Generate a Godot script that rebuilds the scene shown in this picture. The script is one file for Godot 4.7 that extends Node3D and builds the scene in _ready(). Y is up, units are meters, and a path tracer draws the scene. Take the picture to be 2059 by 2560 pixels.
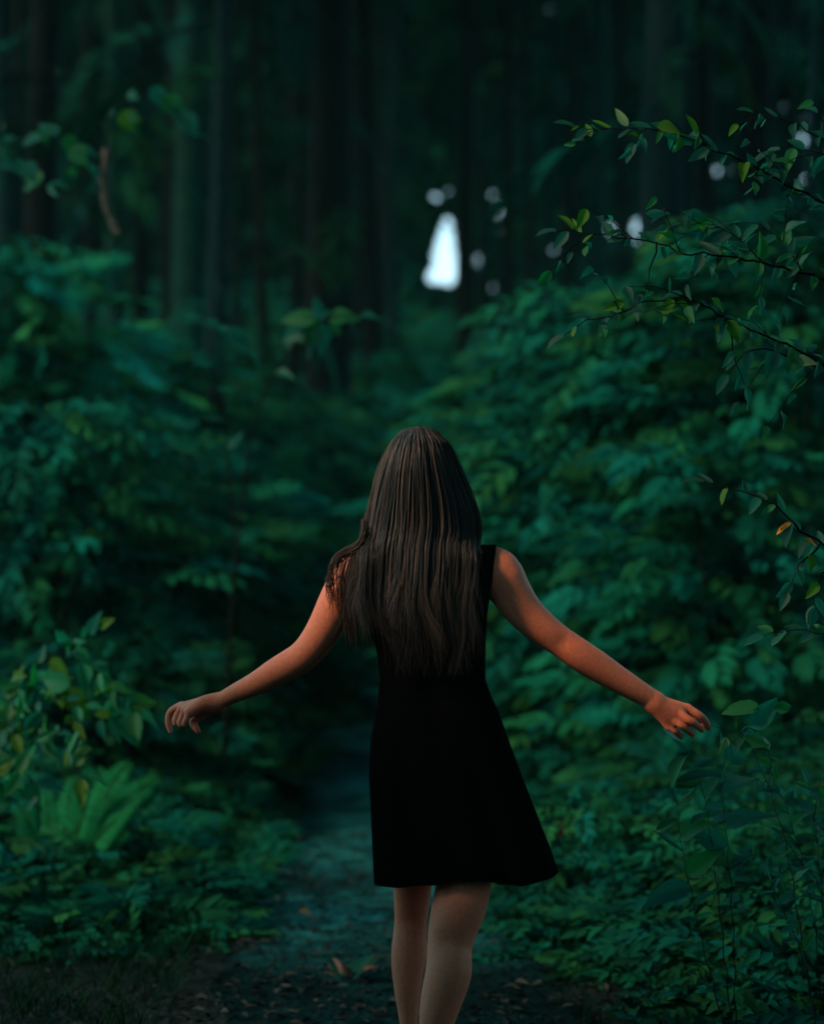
extends Node3D

const EYE := 1.47          # camera height
const FOCUS := 5.9         # distance of the woman
const K := 0.000975        # metres per photo pixel at that distance
const FOOT := Vector3(0.035, 0.0, -5.9)

var rng := RandomNumberGenerator.new()
var bumps := FastNoiseLite.new()
var fine := FastNoiseLite.new()
var used := {}
var M := {}

# ---------------------------------------------------------------- names and metas
func numbered(called: String, parent: Node) -> String:
	var key := str(parent.get_instance_id()) + called
	var n: int = used.get(key, 0)
	used[key] = n + 1
	return called if n == 0 else "%s_%03d" % [called, n]

func thing(called: String, label: String, category: String, at := Vector3.ZERO, group := "") -> Node3D:
	var o := Node3D.new()
	o.name = numbered(called, self)
	add_child(o, true)
	o.position = at
	tag(o, label, category, group)
	return o

func tag(o: Node3D, label: String, category: String, group := "") -> void:
	o.set_meta("label", label)
	o.set_meta("category", category)
	if group != "":
		o.set_meta("group", group)

func put(called: String, mesh: Mesh, mat: Material, parent: Node, xf := Transform3D(), label := "") -> MeshInstance3D:
	var o := MeshInstance3D.new()
	o.name = numbered(called, parent)
	o.mesh = mesh
	o.material_override = mat
	o.transform = xf
	if label != "":
		o.set_meta("label", label)
	parent.add_child(o, true)
	return o

func many(called: String, mesh: Mesh, mat: Material, parent: Node, xfs: Array, cols: Array) -> MultiMeshInstance3D:
	var mm := MultiMesh.new()
	mm.transform_format = MultiMesh.TRANSFORM_3D
	mm.use_colors = true
	mm.mesh = mesh
	mm.instance_count = xfs.size()
	for i in xfs.size():
		mm.set_instance_transform(i, xfs[i])
		mm.set_instance_color(i, cols[i])
	var o := MultiMeshInstance3D.new()
	o.name = numbered(called, parent)
	o.multimesh = mm
	o.material_override = mat
	o.set_meta("kind", "stuff")
	parent.add_child(o, true)
	return o

# ---------------------------------------------------------------- places
func at(px: float, py: float, d: float) -> Vector3:
	var s := K * d / FOCUS
	return Vector3((px - 1029.5) * s, EYE + (1280.0 - py) * s, -d)

func path_x(d: float) -> float:
	var c := -0.08
	if d > 19.0:
		c += pow((d - 19.0) / 6.0, 2.0) * 0.55
	return c

func height(x: float, z: float) -> float:
	var d := -z
	var h := 0.0
	if d > 17.0:
		var t := d - 17.0
		h = 0.19 * t * t / (t + 7.0)
		if d > 44.0:
			var t2 := 27.0
			h = 0.19 * t2 * t2 / (t2 + 7.0) + 0.02 * (d - 44.0)
	var side: float = absf(x - path_x(d)) - 0.75
	if side > 0.0:
		var near: float = smoothstep(0.0, 3.0, side)
		h += 0.22 * near + 0.05 * minf(side, 14.0) * near
		h += near * 0.28 * bumps.get_noise_2d(x * 6.0, z * 6.0)
		h += 0.03 * smoothstep(0.0, 0.5, side) * fine.get_noise_2d(x * 40.0, z * 40.0)
	return h

func ground_at(x: float, z: float) -> Vector3:
	return Vector3(x, height(x, z), z)

# ---------------------------------------------------------------- mesh helpers
func mesh_of(v: PackedVector3Array, n: PackedVector3Array, idx: PackedInt32Array, c := PackedColorArray(), uv := PackedVector2Array()) -> ArrayMesh:
	var a := []
	a.resize(Mesh.ARRAY_MAX)
	a[Mesh.ARRAY_VERTEX] = v
	a[Mesh.ARRAY_NORMAL] = n
	a[Mesh.ARRAY_INDEX] = idx
	if c.size():
		a[Mesh.ARRAY_COLOR] = c
	if uv.size():
		a[Mesh.ARRAY_TEX_UV] = uv
	var m := ArrayMesh.new()
	m.add_surface_from_arrays(Mesh.PRIMITIVE_TRIANGLES, a)
	return m

class Buf:
	var v := PackedVector3Array()
	var n := PackedVector3Array()
	var c := PackedColorArray()
	var i := PackedInt32Array()
	func quad(a: int, b: int, d: int, e: int) -> void:
		i.append_array(PackedInt32Array([a, b, d, a, d, e]))
	func point(p: Vector3, nn: Vector3, cc: Color) -> int:
		v.append(p)
		n.append(nn)
		c.append(cc)
		return v.size() - 1

func finish(b: Buf) -> ArrayMesh:
	# every face turned the way its normals point
	for k in range(0, b.i.size(), 3):
		var p := b.v[b.i[k]]
		var q := b.i[k + 1]
		var r := b.i[k + 2]
		if (b.v[r] - p).cross(b.v[q] - p).dot(b.n[b.i[k]] + b.n[q] + b.n[r]) < 0.0:
			b.i[k + 1] = r
			b.i[k + 2] = q
	return mesh_of(b.v, b.n, b.i, b.c)

func tube(b: Buf, pts: Array, radii: Array, sides: int, col: Color, rough := 0.0) -> void:
	var first := b.v.size()
	var ref := Vector3(0.31, 0.2, 0.93)
	for k in pts.size():
		var p: Vector3 = pts[k]
		var t: Vector3 = (pts[mini(k + 1, pts.size() - 1)] - pts[maxi(k - 1, 0)]).normalized()
		var sx := t.cross(ref)
		if sx.length() < 0.05:
			sx = t.cross(Vector3(1, 0, 0))
		sx = sx.normalized()
		var sy := sx.cross(t).normalized()
		for s in sides:
			var a := TAU * s / sides
			var o := sx * cos(a) + sy * sin(a)
			var r: float = radii[k]
			if rough > 0.0:
				r *= 1.0 + rough * bumps.get_noise_3d(p.x * 9.0 + o.x * 14.0, p.y * 5.0, p.z * 9.0 + o.z * 14.0)
			b.point(p + o * r, o, col)
	for k in pts.size() - 1:
		for s in sides:
			var s2 := (s + 1) % sides
			b.quad(first + k * sides + s, first + k * sides + s2, first + (k + 1) * sides + s2, first + (k + 1) * sides + s)

# a leaf that grows along +Y from the origin, its face towards +Z, one unit long
func leaf_into(b: Buf, xf: Transform3D, wide: float, rows: int, cols: int, col: Color, curl := 0.12, pleat := 0.0, wave := 0.0) -> void:
	var first := b.v.size()
	var nb := xf.basis.inverse().transposed()
	for r in rows + 1:
		var t := float(r) / rows
		var w := wide * pow(sin(PI * pow(t, 0.8)), 0.85) * (1.0 - 0.25 * t)
		if r == 0:
			w = 0.012
		if r == rows:
			w = 0.004
		for s in cols + 1:
			var u := 2.0 * s / cols - 1.0
			var edge := absf(u)
			var p := Vector3(u * w * 0.5 * (1.0 + wave * (0.10 * (fposmod(t * 8.5, 1.0) - 0.5) + 0.07 * sin(t * 7.0 + u))), t, 0.0)
			p.z = edge * w * 0.24 - curl * t * t + pleat * sin((t * 15.0 - edge * 3.2) * 3.0) * edge * (1.0 - edge * 0.5) + wave * 0.03 * edge * sin(t * 9.0 + u * 2.0)
			var nn := Vector3(-signf(u) * 0.45, 0.25 * t + pleat * 30.0 * cos((t * 15.0 - edge * 3.2) * 3.0) * edge, 1.0)
			b.point(xf * p, (nb * nn).normalized(), col)
	var line := cols + 1
	for r in rows:
		for s in cols:
			b.quad(first + r * line + s, first + r * line + s + 1, first + (r + 1) * line + s + 1, first + (r + 1) * line + s)

func leaf_xf(p: Vector3, dir: Vector3, up: Vector3, length: float, roll := 0.0) -> Transform3D:
	var y := dir.normalized()
	var x := y.cross(up)
	if x.length() < 0.01:
		x = y.cross(Vector3(0.3, 0.2, 1))
	x = x.normalized().rotated(y, roll)
	var z := x.cross(y)
	return Transform3D(Basis(x * length, y * length, z * length), p)

# a twig with leaves along both sides, about one metre long along +Y, its face +Z; used in numbers for crowns and thickets
func spray(seed_: int, leaves: int, llen: float, lw: float, droop: float) -> ArrayMesh:
	rng.seed = seed_
	var b := Buf.new()
	var pts := []
	var rad := []
	for k in 6:
		var t := k / 5.0
		pts.append(Vector3(0.05 * sin(t * 3.0), t, -droop * t * t))
		rad.append(0.007 * (1.1 - t))
	tube(b, pts, rad, 3, Color(0.25, 0.22, 0.2))
	for k in leaves:
		var t := (k + 0.7) / leaves
		var side := 1.0 if k % 2 == 0 else -1.0
		var p := Vector3(0.05 * sin(t * 3.0), t, -droop * t * t)
		var dir := Vector3(side * (1.0 - 0.55 * t) * rng.randf_range(0.7, 1.3), 0.35 + 0.7 * t + rng.randf_range(-0.2, 0.2), -droop * t * 1.2 + rng.randf_range(-0.35, 0.25))
		if k == leaves - 1:
			dir = Vector3(0.1, 1, -droop * 1.5)
		var up := Vector3(rng.randf_range(-0.5, 0.5), rng.randf_range(-0.4, 0.4), 1)
		var s := llen * rng.randf_range(0.7, 1.2) * (0.75 + 0.5 * sin(PI * t))
		var tone := rng.randf_range(0.55, 1.45)
		var warm := rng.randf()
		leaf_into(b, leaf_xf(p, dir, up, s), lw, 3, 2, Color(tone * (0.6 + warm), tone, tone * (1.15 - 0.4 * warm)), 0.15)
	return finish(b)

# ---------------------------------------------------------------- a field of distances, meshed as surface nets
class Field:
	var lo: Vector3
	var cell: float
	var nx: int
	var ny: int
	var nz: int
	var f := PackedFloat32Array()
	func _init(a: Vector3, b: Vector3, c: float) -> void:
		lo = a
		cell = c
		nx = int((b.x - a.x) / c) + 2
		ny = int((b.y - a.y) / c) + 2
		nz = int((b.z - a.z) / c) + 2
		f.resize(nx * ny * nz)
		f.fill(1.0)
	func chain(p: Array, r: Array, k: float, zs := 1.0) -> void:
		var a: Vector3 = p[0]
		var b: Vector3 = p[0]
		var most := 0.0
		for i in p.size():
			a = a.min(p[i])
			b = b.max(p[i])
			most = maxf(most, r[i])
		var pad := most * maxf(1.0, zs) + k + cell * 3.0
		var i0 := clampi(int((a.x - pad - lo.x) / cell), 0, nx)
		var i1 := clampi(int((b.x + pad - lo.x) / cell) + 1, 0, nx)
		var j0 := clampi(int((a.y - pad - lo.y) / cell), 0, ny)
		var j1 := clampi(int((b.y + pad - lo.y) / cell) + 1, 0, ny)
		var k0 := clampi(int((a.z - pad - lo.z) / cell), 0, nz)
		var k1 := clampi(int((b.z + pad - lo.z) / cell) + 1, 0, nz)
		var n := p.size() - 1
		var ab := []
		var inv := []
		var sq := Vector3(1, 1, 1.0 / zs)
		for i in n:
			var e: Vector3 = (p[i + 1] - p[i]) * sq
			ab.append(e)
			inv.append(1.0 / maxf(e.length_squared(), 1e-9))
		for kk in range(k0, k1):
			for jj in range(j0, j1):
				var at := (kk * ny + jj) * nx
				for ii in range(i0, i1):
					var q := lo + Vector3(ii, jj, kk) * cell
					var best := 1.0
					for s in n:
						var d: Vector3 = (q - p[s]) * sq
						var e: Vector3 = ab[s]
						var t := clampf(d.dot(e) * inv[s], 0.0, 1.0)
						var dist: float = (d - e * t).length() - lerpf(r[s], r[s + 1], t)
						if dist < best:
							best = dist
					var old := f[at + ii]
					var h := maxf(k - absf(old - best), 0.0) / k
					f[at + ii] = minf(old, best) - h * h * k * 0.25
	func dent(c: Vector3, s: float, amount: float) -> void:
		var w := s * 3.0
		for kk in range(clampi(int((c.z - w - lo.z) / cell), 0, nz), clampi(int((c.z + w - lo.z) / cell) + 1, 0, nz)):
			for jj in range(clampi(int((c.y - w - lo.y) / cell), 0, ny), clampi(int((c.y + w - lo.y) / cell) + 1, 0, ny)):
				for ii in range(clampi(int((c.x - w - lo.x) / cell), 0, nx), clampi(int((c.x + w - lo.x) / cell) + 1, 0, nx)):
					var q := lo + Vector3(ii, jj, kk) * cell
					f[(kk * ny + jj) * nx + ii] += amount * exp(-q.distance_squared_to(c) / (s * s))
	func value(p: Vector3) -> float:
		var g := (p - lo) / cell
		var i := clampi(int(g.x), 0, nx - 2)
		var j := clampi(int(g.y), 0, ny - 2)
		var k := clampi(int(g.z), 0, nz - 2)
		var u := g - Vector3(i, j, k)
		var at := (k * ny + j) * nx + i
		var up := at + nx * ny
		var a := lerpf(lerpf(f[at], f[at + 1], u.x), lerpf(f[at + nx], f[at + nx + 1], u.x), u.y)
		var b := lerpf(lerpf(f[up], f[up + 1], u.x), lerpf(f[up + nx], f[up + nx + 1], u.x), u.y)
		return lerpf(a, b, u.z)
	func into(b: Buf, shift: Vector3) -> void:
		var of := PackedInt32Array()
		of.resize(nx * ny * nz)
		of.fill(-1)
		var step := [0, 1, nx, nx + 1, nx * ny, nx * ny + 1, nx * ny + nx, nx * ny + nx + 1]
		var corner := [Vector3(0, 0, 0), Vector3(1, 0, 0), Vector3(0, 1, 0), Vector3(1, 1, 0), Vector3(0, 0, 1), Vector3(1, 0, 1), Vector3(0, 1, 1), Vector3(1, 1, 1)]
		var edges := [[0, 1], [2, 3], [4, 5], [6, 7], [0, 2], [1, 3], [4, 6], [5, 7], [0, 4], [1, 5], [2, 6], [3, 7]]
		for k in nz - 1:
			for j in ny - 1:
				var at := (k * ny + j) * nx
				for i in nx - 1:
					var c := at + i
					var low := f[c] < 0.0
					var mixed := false
					for s in 7:
						if (f[c + step[s + 1]] < 0.0) != low:
							mixed = true
							break
					if not mixed:
						continue
					var sum := Vector3.ZERO
					var count := 0
					for e in edges:
						var fa := f[c + step[e[0]]]
						var fb := f[c + step[e[1]]]
						if (fa < 0.0) != (fb < 0.0):
							sum += corner[e[0]].lerp(corner[e[1]], fa / (fa - fb))
							count += 1
					var p := lo + (Vector3(i, j, k) + sum / count) * cell
					var h := cell * 0.8
					var nn := Vector3(value(p + Vector3(h, 0, 0)) - value(p - Vector3(h, 0, 0)), value(p + Vector3(0, h, 0)) - value(p - Vector3(0, h, 0)), value(p + Vector3(0, 0, h)) - value(p - Vector3(0, 0, h))).normalized()
					of[c] = b.point(p - shift, nn, Color.WHITE)
		var sx := 1
		var sy := nx
		var sz := nx * ny
		for k in range(1, nz - 1):
			for j in range(1, ny - 1):
				for i in range(1, nx - 1):
					var c := (k * ny + j) * nx + i
					var low := f[c] < 0.0
					if (f[c + sx] < 0.0) != low:
						face(b, of[c - sy - sz], of[c - sz], of[c], of[c - sy], low)
					if (f[c + sy] < 0.0) != low:
						face(b, of[c - sz - sx], of[c - sx], of[c], of[c - sz], low)
					if (f[c + sz] < 0.0) != low:
						face(b, of[c - sx - sy], of[c - sy], of[c], of[c - sx], low)
	func face(b: Buf, p: int, q: int, r: int, s: int, low: bool) -> void:
		if p < 0 or q < 0 or r < 0 or s < 0:
			return
		if low:
			b.quad(p, s, r, q)
		else:
			b.quad(p, q, r, s)

# smooth a chain of [x, y, radius, forward] photo measurements into points and radii
func limb(rows: Array, more := 3) -> Array:
	var p := []
	var r := []
	for k in rows.size() - 1:
		var a0: Array = rows[maxi(k - 1, 0)]
		var a1: Array = rows[k]
		var a2: Array = rows[k + 1]
		var a3: Array = rows[mini(k + 2, rows.size() - 1)]
		for m in more:
			var t := float(m) / more
			var q := []
			for n in 4:
				q.append(cubic_interpolate(a1[n], a2[n], a0[n], a3[n], t))
			p.append(at(q[0], q[1], FOCUS + q[3]))
			r.append(q[2] * K * (FOCUS + q[3]) / FOCUS)
	var z: Array = rows[-1]
	p.append(at(z[0], z[1], FOCUS + z[3]))
	r.append(z[2] * K * (FOCUS + z[3]) / FOCUS)
	return [p, r]

func lookup(table: Array, y: float, col: int) -> float:
	if y <= table[0][0]:
		return table[0][col]
	for k in table.size() - 1:
		if y <= table[k + 1][0]:
			return lerpf(table[k][col], table[k + 1][col], (y - table[k][0]) / (table[k + 1][0] - table[k][0]))
	return table[-1][col]

# ---------------------------------------------------------------- materials
func noise_tex(freq: float, size: int, low: Color, high: Color, kind := FastNoiseLite.TYPE_SIMPLEX_SMOOTH, octaves := 5, seed_ := 3) -> NoiseTexture2D:
	var n := FastNoiseLite.new()
	n.noise_type = kind
	n.frequency = freq
	n.fractal_octaves = octaves
	n.seed = seed_
	var g := Gradient.new()
	g.set_color(0, low)
	g.set_color(1, high)
	var t := NoiseTexture2D.new()
	t.width = size
	t.height = size
	t.seamless = true
	t.noise = n
	t.color_ramp = g
	return t

func lin(r: float, g: float, b: float) -> Color:
	return Color(r, g, b).linear_to_srgb()

func mat(called: String, col: Color, rough: float, spec := 0.5) -> StandardMaterial3D:
	var m := StandardMaterial3D.new()
	m.resource_name = called
	m.albedo_color = col
	m.roughness = rough
	m.metallic_specular = spec
	M[called] = m
	return m

func make_materials() -> void:
	var leafy := mat("foliage", Color.WHITE, 0.7, 0.12)
	leafy.vertex_color_use_as_albedo = true
	leafy.backlight_enabled = true
	leafy.backlight = Color(0.4, 0.4, 0.4)
	var soil := mat("soil", Color.WHITE, 0.95, 0.2)
	soil.albedo_texture = noise_tex(0.02, 1024, lin(0.002, 0.006, 0.006), lin(0.010, 0.022, 0.020))
	soil.uv1_triplanar = true
	soil.uv1_world_triplanar = true
	soil.uv1_scale = Vector3(0.45, 0.45, 0.45)
	soil.heightmap_enabled = true
	soil.heightmap_scale = 3.0
	soil.heightmap_texture = noise_tex(0.05, 1024, Color.BLACK, Color.WHITE)
	var trod := mat("trodden_path", Color.WHITE, 0.95, 0.1)
	trod.albedo_texture = noise_tex(0.012, 1024, lin(0.003, 0.042, 0.047), lin(0.03, 0.24, 0.245), FastNoiseLite.TYPE_SIMPLEX_SMOOTH, 6, 8)
	trod.uv1_triplanar = true
	trod.uv1_world_triplanar = true
	trod.vertex_color_use_as_albedo = true
	trod.uv1_scale = Vector3(0.6, 0.6, 0.6)
	trod.heightmap_enabled = true
	trod.heightmap_scale = 2.0
	trod.heightmap_texture = noise_tex(0.06, 1024, Color.BLACK, Color.WHITE, FastNoiseLite.TYPE_CELLULAR)
	for row in [["dark_bark", 0.0015, 0.004, 0.004], ["mossy_bark", 0.002, 0.027, 0.019], ["grey_bark", 0.002, 0.016, 0.017], ["pale_bark", 0.01, 0.035, 0.038]]:
		var bark := mat(row[0], Color.WHITE, 0.95, 0.2)
		bark.albedo_texture = noise_tex(0.03, 512, lin(row[1] * 0.35, row[2] * 0.35, row[3] * 0.4), lin(row[1] * 1.4, row[2] * 1.4, row[3] * 1.4), FastNoiseLite.TYPE_SIMPLEX_SMOOTH, 5, int(row[2] * 1000))
		bark.uv1_triplanar = true
		bark.uv1_world_triplanar = true
		bark.uv1_scale = Vector3(1.2, 0.35, 1.2)
	var skin := mat("skin", Color.WHITE, 0.55, 0.3)
	skin.albedo_texture = noise_tex(0.03, 512, lin(0.48, 0.14, 0.075), lin(0.70, 0.21, 0.115), FastNoiseLite.TYPE_SIMPLEX_SMOOTH, 4, 12)
	skin.uv1_triplanar = true
	skin.uv1_scale = Vector3(5, 5, 5)
	skin.heightmap_enabled = true
	skin.heightmap_scale = 0.06
	skin.heightmap_texture = noise_tex(0.15, 512, Color.BLACK, Color.WHITE, FastNoiseLite.TYPE_SIMPLEX_SMOOTH, 3, 21)
	skin.vertex_color_use_as_albedo = true
	skin.subsurf_scatter_enabled = true
	skin.subsurf_scatter_strength = 0.15
	var cloth := mat("black_cloth", lin(0.0012, 0.0012, 0.0013), 1.0, 0.05)
	cloth.heightmap_enabled = true
	cloth.heightmap_scale = 0.05
	cloth.heightmap_texture = noise_tex(0.3, 256, Color.BLACK, Color.WHITE)
	cloth.uv1_triplanar = true
	cloth.uv1_scale = Vector3(8, 8, 8)
	var hair := mat("hair", Color.WHITE, 0.46, 0.38)
	hair.vertex_color_use_as_albedo = true
	var dead := mat("dead_wood", lin(0.2, 0.145, 0.125), 0.9, 0.2)
	dead.albedo_texture = noise_tex(0.05, 256, lin(0.02, 0.12, 0.1), Color.WHITE)
	dead.uv1_scale = Vector3(4, 4, 4)
	dead.uv1_triplanar = true
	mat("twig_bark", lin(0.005, 0.007, 0.007), 0.9, 0.15)
	mat("green_stem", lin(0.02, 0.07, 0.03), 0.6, 0.4)
	for row in [["leaf_teal", 0.006, 0.075, 0.055], ["leaf_green", 0.008, 0.085, 0.034], ["leaf_lime", 0.03, 0.10, 0.012], ["leaf_dark", 0.004, 0.035, 0.026], ["leaf_yellow", 0.6, 0.26, 0.03], ["leaf_pale", 0.11, 0.22, 0.11], ["leaf_brown", 0.09, 0.055, 0.045], ["leaf_rust", 0.16, 0.08, 0.025], ["leaf_sunlit", 0.01, 0.15, 0.075]]:  # the last row has sunlight painted into the leaf colour
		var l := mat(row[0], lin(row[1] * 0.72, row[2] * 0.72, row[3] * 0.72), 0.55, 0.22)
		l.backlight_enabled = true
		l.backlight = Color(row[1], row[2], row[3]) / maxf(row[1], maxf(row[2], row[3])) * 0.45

# ---------------------------------------------------------------- setting
func make_ground() -> void:
	var b := Buf.new()
	var xs := []
	var zs := []
	for i in 141:
		var t := (i - 70) / 70.0
		xs.append(signf(t) * (4.0 * absf(t) + 86.0 * pow(absf(t), 3.0)))
	for j in 200:
		var t := j / 199.0
		zs.append(14.0 - 30.0 * t - 130.0 * pow(t, 4.0))
	for z in zs:
		for x in xs:
			var e := 0.06
			var n := Vector3(height(x - e, z) - height(x + e, z), 2.0 * e, height(x, z - e) - height(x, z + e)).normalized()
			b.point(ground_at(x, z), n, Color.WHITE)
	for j in zs.size() - 1:
		for i in xs.size() - 1:
			var a := j * xs.size() + i
			b.quad(a, a + 1, a + xs.size() + 1, a + xs.size())
	put("ground", finish(b), M.soil, self).set_meta("kind", "structure")

func make_path() -> void:
	var b := Buf.new()
	var rows := 330
	for j in rows:
		var d := -8.0 + 40.0 * j / (rows - 1)
		var cx := path_x(d)
		var n := 21
		for i in n:
			var u := 2.0 * i / (n - 1) - 1.0
			var w := 0.62 + 0.16 * bumps.get_noise_2d(d * 26.0, 50.0 + 80.0 * signf(u))
			var x := cx + u * w
			var y := height(x, -d) + 0.014 * (1.0 - u * u) + (0.004 if absf(u) < 0.9 else -0.02)
			# middle pale from wear, sides dark with humus, near stretch darker by depth
			var wear_and_depth := (1.0 - pow(absf(u), 1.6) * 0.85) * (0.7 + 0.9 * bumps.get_noise_2d(x * 30.0, d * 14.0)) * lerpf(0.16, 1.0, smoothstep(7.3, 8.9, d + 0.5 * bumps.get_noise_2d(x * 20.0, d * 20.0)))
			b.point(Vector3(x, y, -d), Vector3(u * 0.04, 1, 0).normalized(), Color(1, 1, 1) * clampf(wear_and_depth, 0.08, 1.0))
	for j in rows - 1:
		for i in 20:
			var a := j * 21 + i
			b.quad(a, a + 1, a + 22, a + 21)
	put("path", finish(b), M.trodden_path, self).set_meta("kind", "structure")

# ---------------------------------------------------------------- trees
var spray_a: ArrayMesh
var spray_b: ArrayMesh
var spray_fir: ArrayMesh

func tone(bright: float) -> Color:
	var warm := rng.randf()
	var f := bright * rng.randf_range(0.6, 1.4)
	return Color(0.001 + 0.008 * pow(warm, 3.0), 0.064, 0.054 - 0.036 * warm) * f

func tilt(up: Vector3, amount: float) -> Vector3:
	return (up + Vector3(rng.randf_range(-1, 1), rng.randf_range(-1, 1), rng.randf_range(-1, 1)) * amount).normalized()

func make_tree(px: float, wide: float, d: float, bark: String, label: String, crown_from: float, called := "spruce_tree", leafage := 260) -> void:
	var s := K * d / FOCUS
	var base := ground_at((px - 1029.5) * s, -d)
	var t := thing(called, label, "tree", base, "trunks in the dark forest behind the woman")
	var r := wide * s * 0.5
	rng.seed = int(px * 7.0 + d * 131.0)
	var tall := 17.0 + rng.randf() * 4.0
	var lean := Vector3(rng.randf_range(-0.012, 0.012), 1, rng.randf_range(-0.01, 0.01))
	var b := Buf.new()
	var pts := []
	var rad := []
	for k in 26:
		var h := tall * k / 25.0
		pts.append(lean * h + Vector3(0.05 * sin(h * 0.5 + px), -0.15 if k == 0 else 0.0, 0.05 * cos(h * 0.4 + px)))
		rad.append(r * (1.08 - 0.9 * h / tall) * (1.0 + 0.55 * exp(-h * 2.2)))
	tube(b, pts, rad, 14, Color.WHITE, 0.16)
	put("trunk", finish(b), M[bark], t)
	for k in 7:
		var h := rng.randf_range(1.6, crown_from)
		var a := rng.randf() * TAU
		var out := Vector3(cos(a), rng.randf_range(-0.35, 0.1), sin(a))
		var bb := Buf.new()
		var len_ := rng.randf_range(0.4, 1.5)
		tube(bb, [lean * h, lean * h + out * len_ * 0.5, lean * h + out * len_ + Vector3(0, -0.15 * len_, 0)], [0.02 + r * 0.06, 0.014, 0.004], 5, Color.WHITE)
		put("dead_branch", finish(bb), M[bark], t)
	var xfs := []
	var cols := []
	for k in leafage:
		var h := crown_from + (tall - crown_from) * pow(rng.randf(), 0.8)
		var a := rng.randf() * TAU
		var reach := (0.4 + 2.6 * (1.0 - (h - crown_from) / (tall - crown_from + 0.5))) * rng.randf_range(0.25, 1.0)
		var out := Vector3(cos(a), -0.25, sin(a))
		xfs.append(leaf_xf(lean * h + out * reach, Vector3(cos(a + 0.4), rng.randf_range(-0.6, 0.1), sin(a + 0.4)), tilt(Vector3.UP, 0.4), rng.randf_range(0.9, 1.6)))
		cols.append(tone(0.55))
	for k in 10:
		var h := rng.randf_range(2.6, crown_from)
		var a := rng.randf() * TAU
		if clear_of(base + lean * h) < 1.6 * s * 100.0 * 0.5:
			continue
		xfs.append(leaf_xf(lean * h + Vector3(cos(a), -0.1, sin(a)) * (r + rng.randf_range(0.0, 1.1)), Vector3(cos(a + 0.3), rng.randf_range(-0.9, -0.1), sin(a + 0.3)), tilt(Vector3.UP, 0.5), rng.randf_range(0.5, 1.1)))
		cols.append(tone(0.7))
	many("crown", spray_fir, M.foliage, t, xfs, cols)

func make_shrub(called: String, label: String, base: Vector3, tall: float, wide: float, count: int, size: float, bright: float, group := "shrubs beside the path") -> void:
	rng.seed = int(base.x * 1000.0 + base.z * 77.0 + 5000.0)
	var t := thing(called, label, "shrub", base, group)
	var b := Buf.new()
	var xfs := []
	var cols := []
	var stems := 5
	for k in stems:
		var a := TAU * k / stems + rng.randf()
		var top := Vector3(cos(a) * wide * 0.5, tall * rng.randf_range(0.75, 1.0), sin(a) * wide * 0.5)
		tube(b, [Vector3(cos(a), -0.6, sin(a)) * 0.08, top * 0.4 + Vector3(0, tall * 0.12, 0), top], [0.018, 0.012, 0.004], 5, Color.WHITE)
	for k in count:
		var h := tall * (0.06 + 0.94 * pow(rng.randf(), 0.75))
		var a := rng.randf() * TAU
		var full := wide * sqrt(maxf(0.1, 1.0 - pow(absf(h / tall - 0.45) / 0.62, 2.0)))
		var q := full * pow(rng.randf(), 0.55)
		var p := Vector3(cos(a) * q, h, sin(a) * q)
		p += 0.2 * Vector3(bumps.get_noise_3d(p.x * 25.0 + base.x * 9.0, p.y * 25.0, p.z * 25.0), 0, 0)
		var out := Vector3(cos(a), rng.randf_range(-0.35, 0.45), sin(a))
		xfs.append(leaf_xf(p - out * size * 0.4, out, tilt(Vector3(0.1, 0.8, 0.45), 0.55), size * rng.randf_range(0.6, 1.15)))
		cols.append(tone(bright))
	put("stem", finish(b), M.twig_bark, t)
	many("foliage", spray_a if rng.randf() < 0.5 else spray_b, M.foliage, t, xfs, cols)

# ---------------------------------------------------------------- branches whose leaves can be told apart
var near_leaf := []

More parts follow.
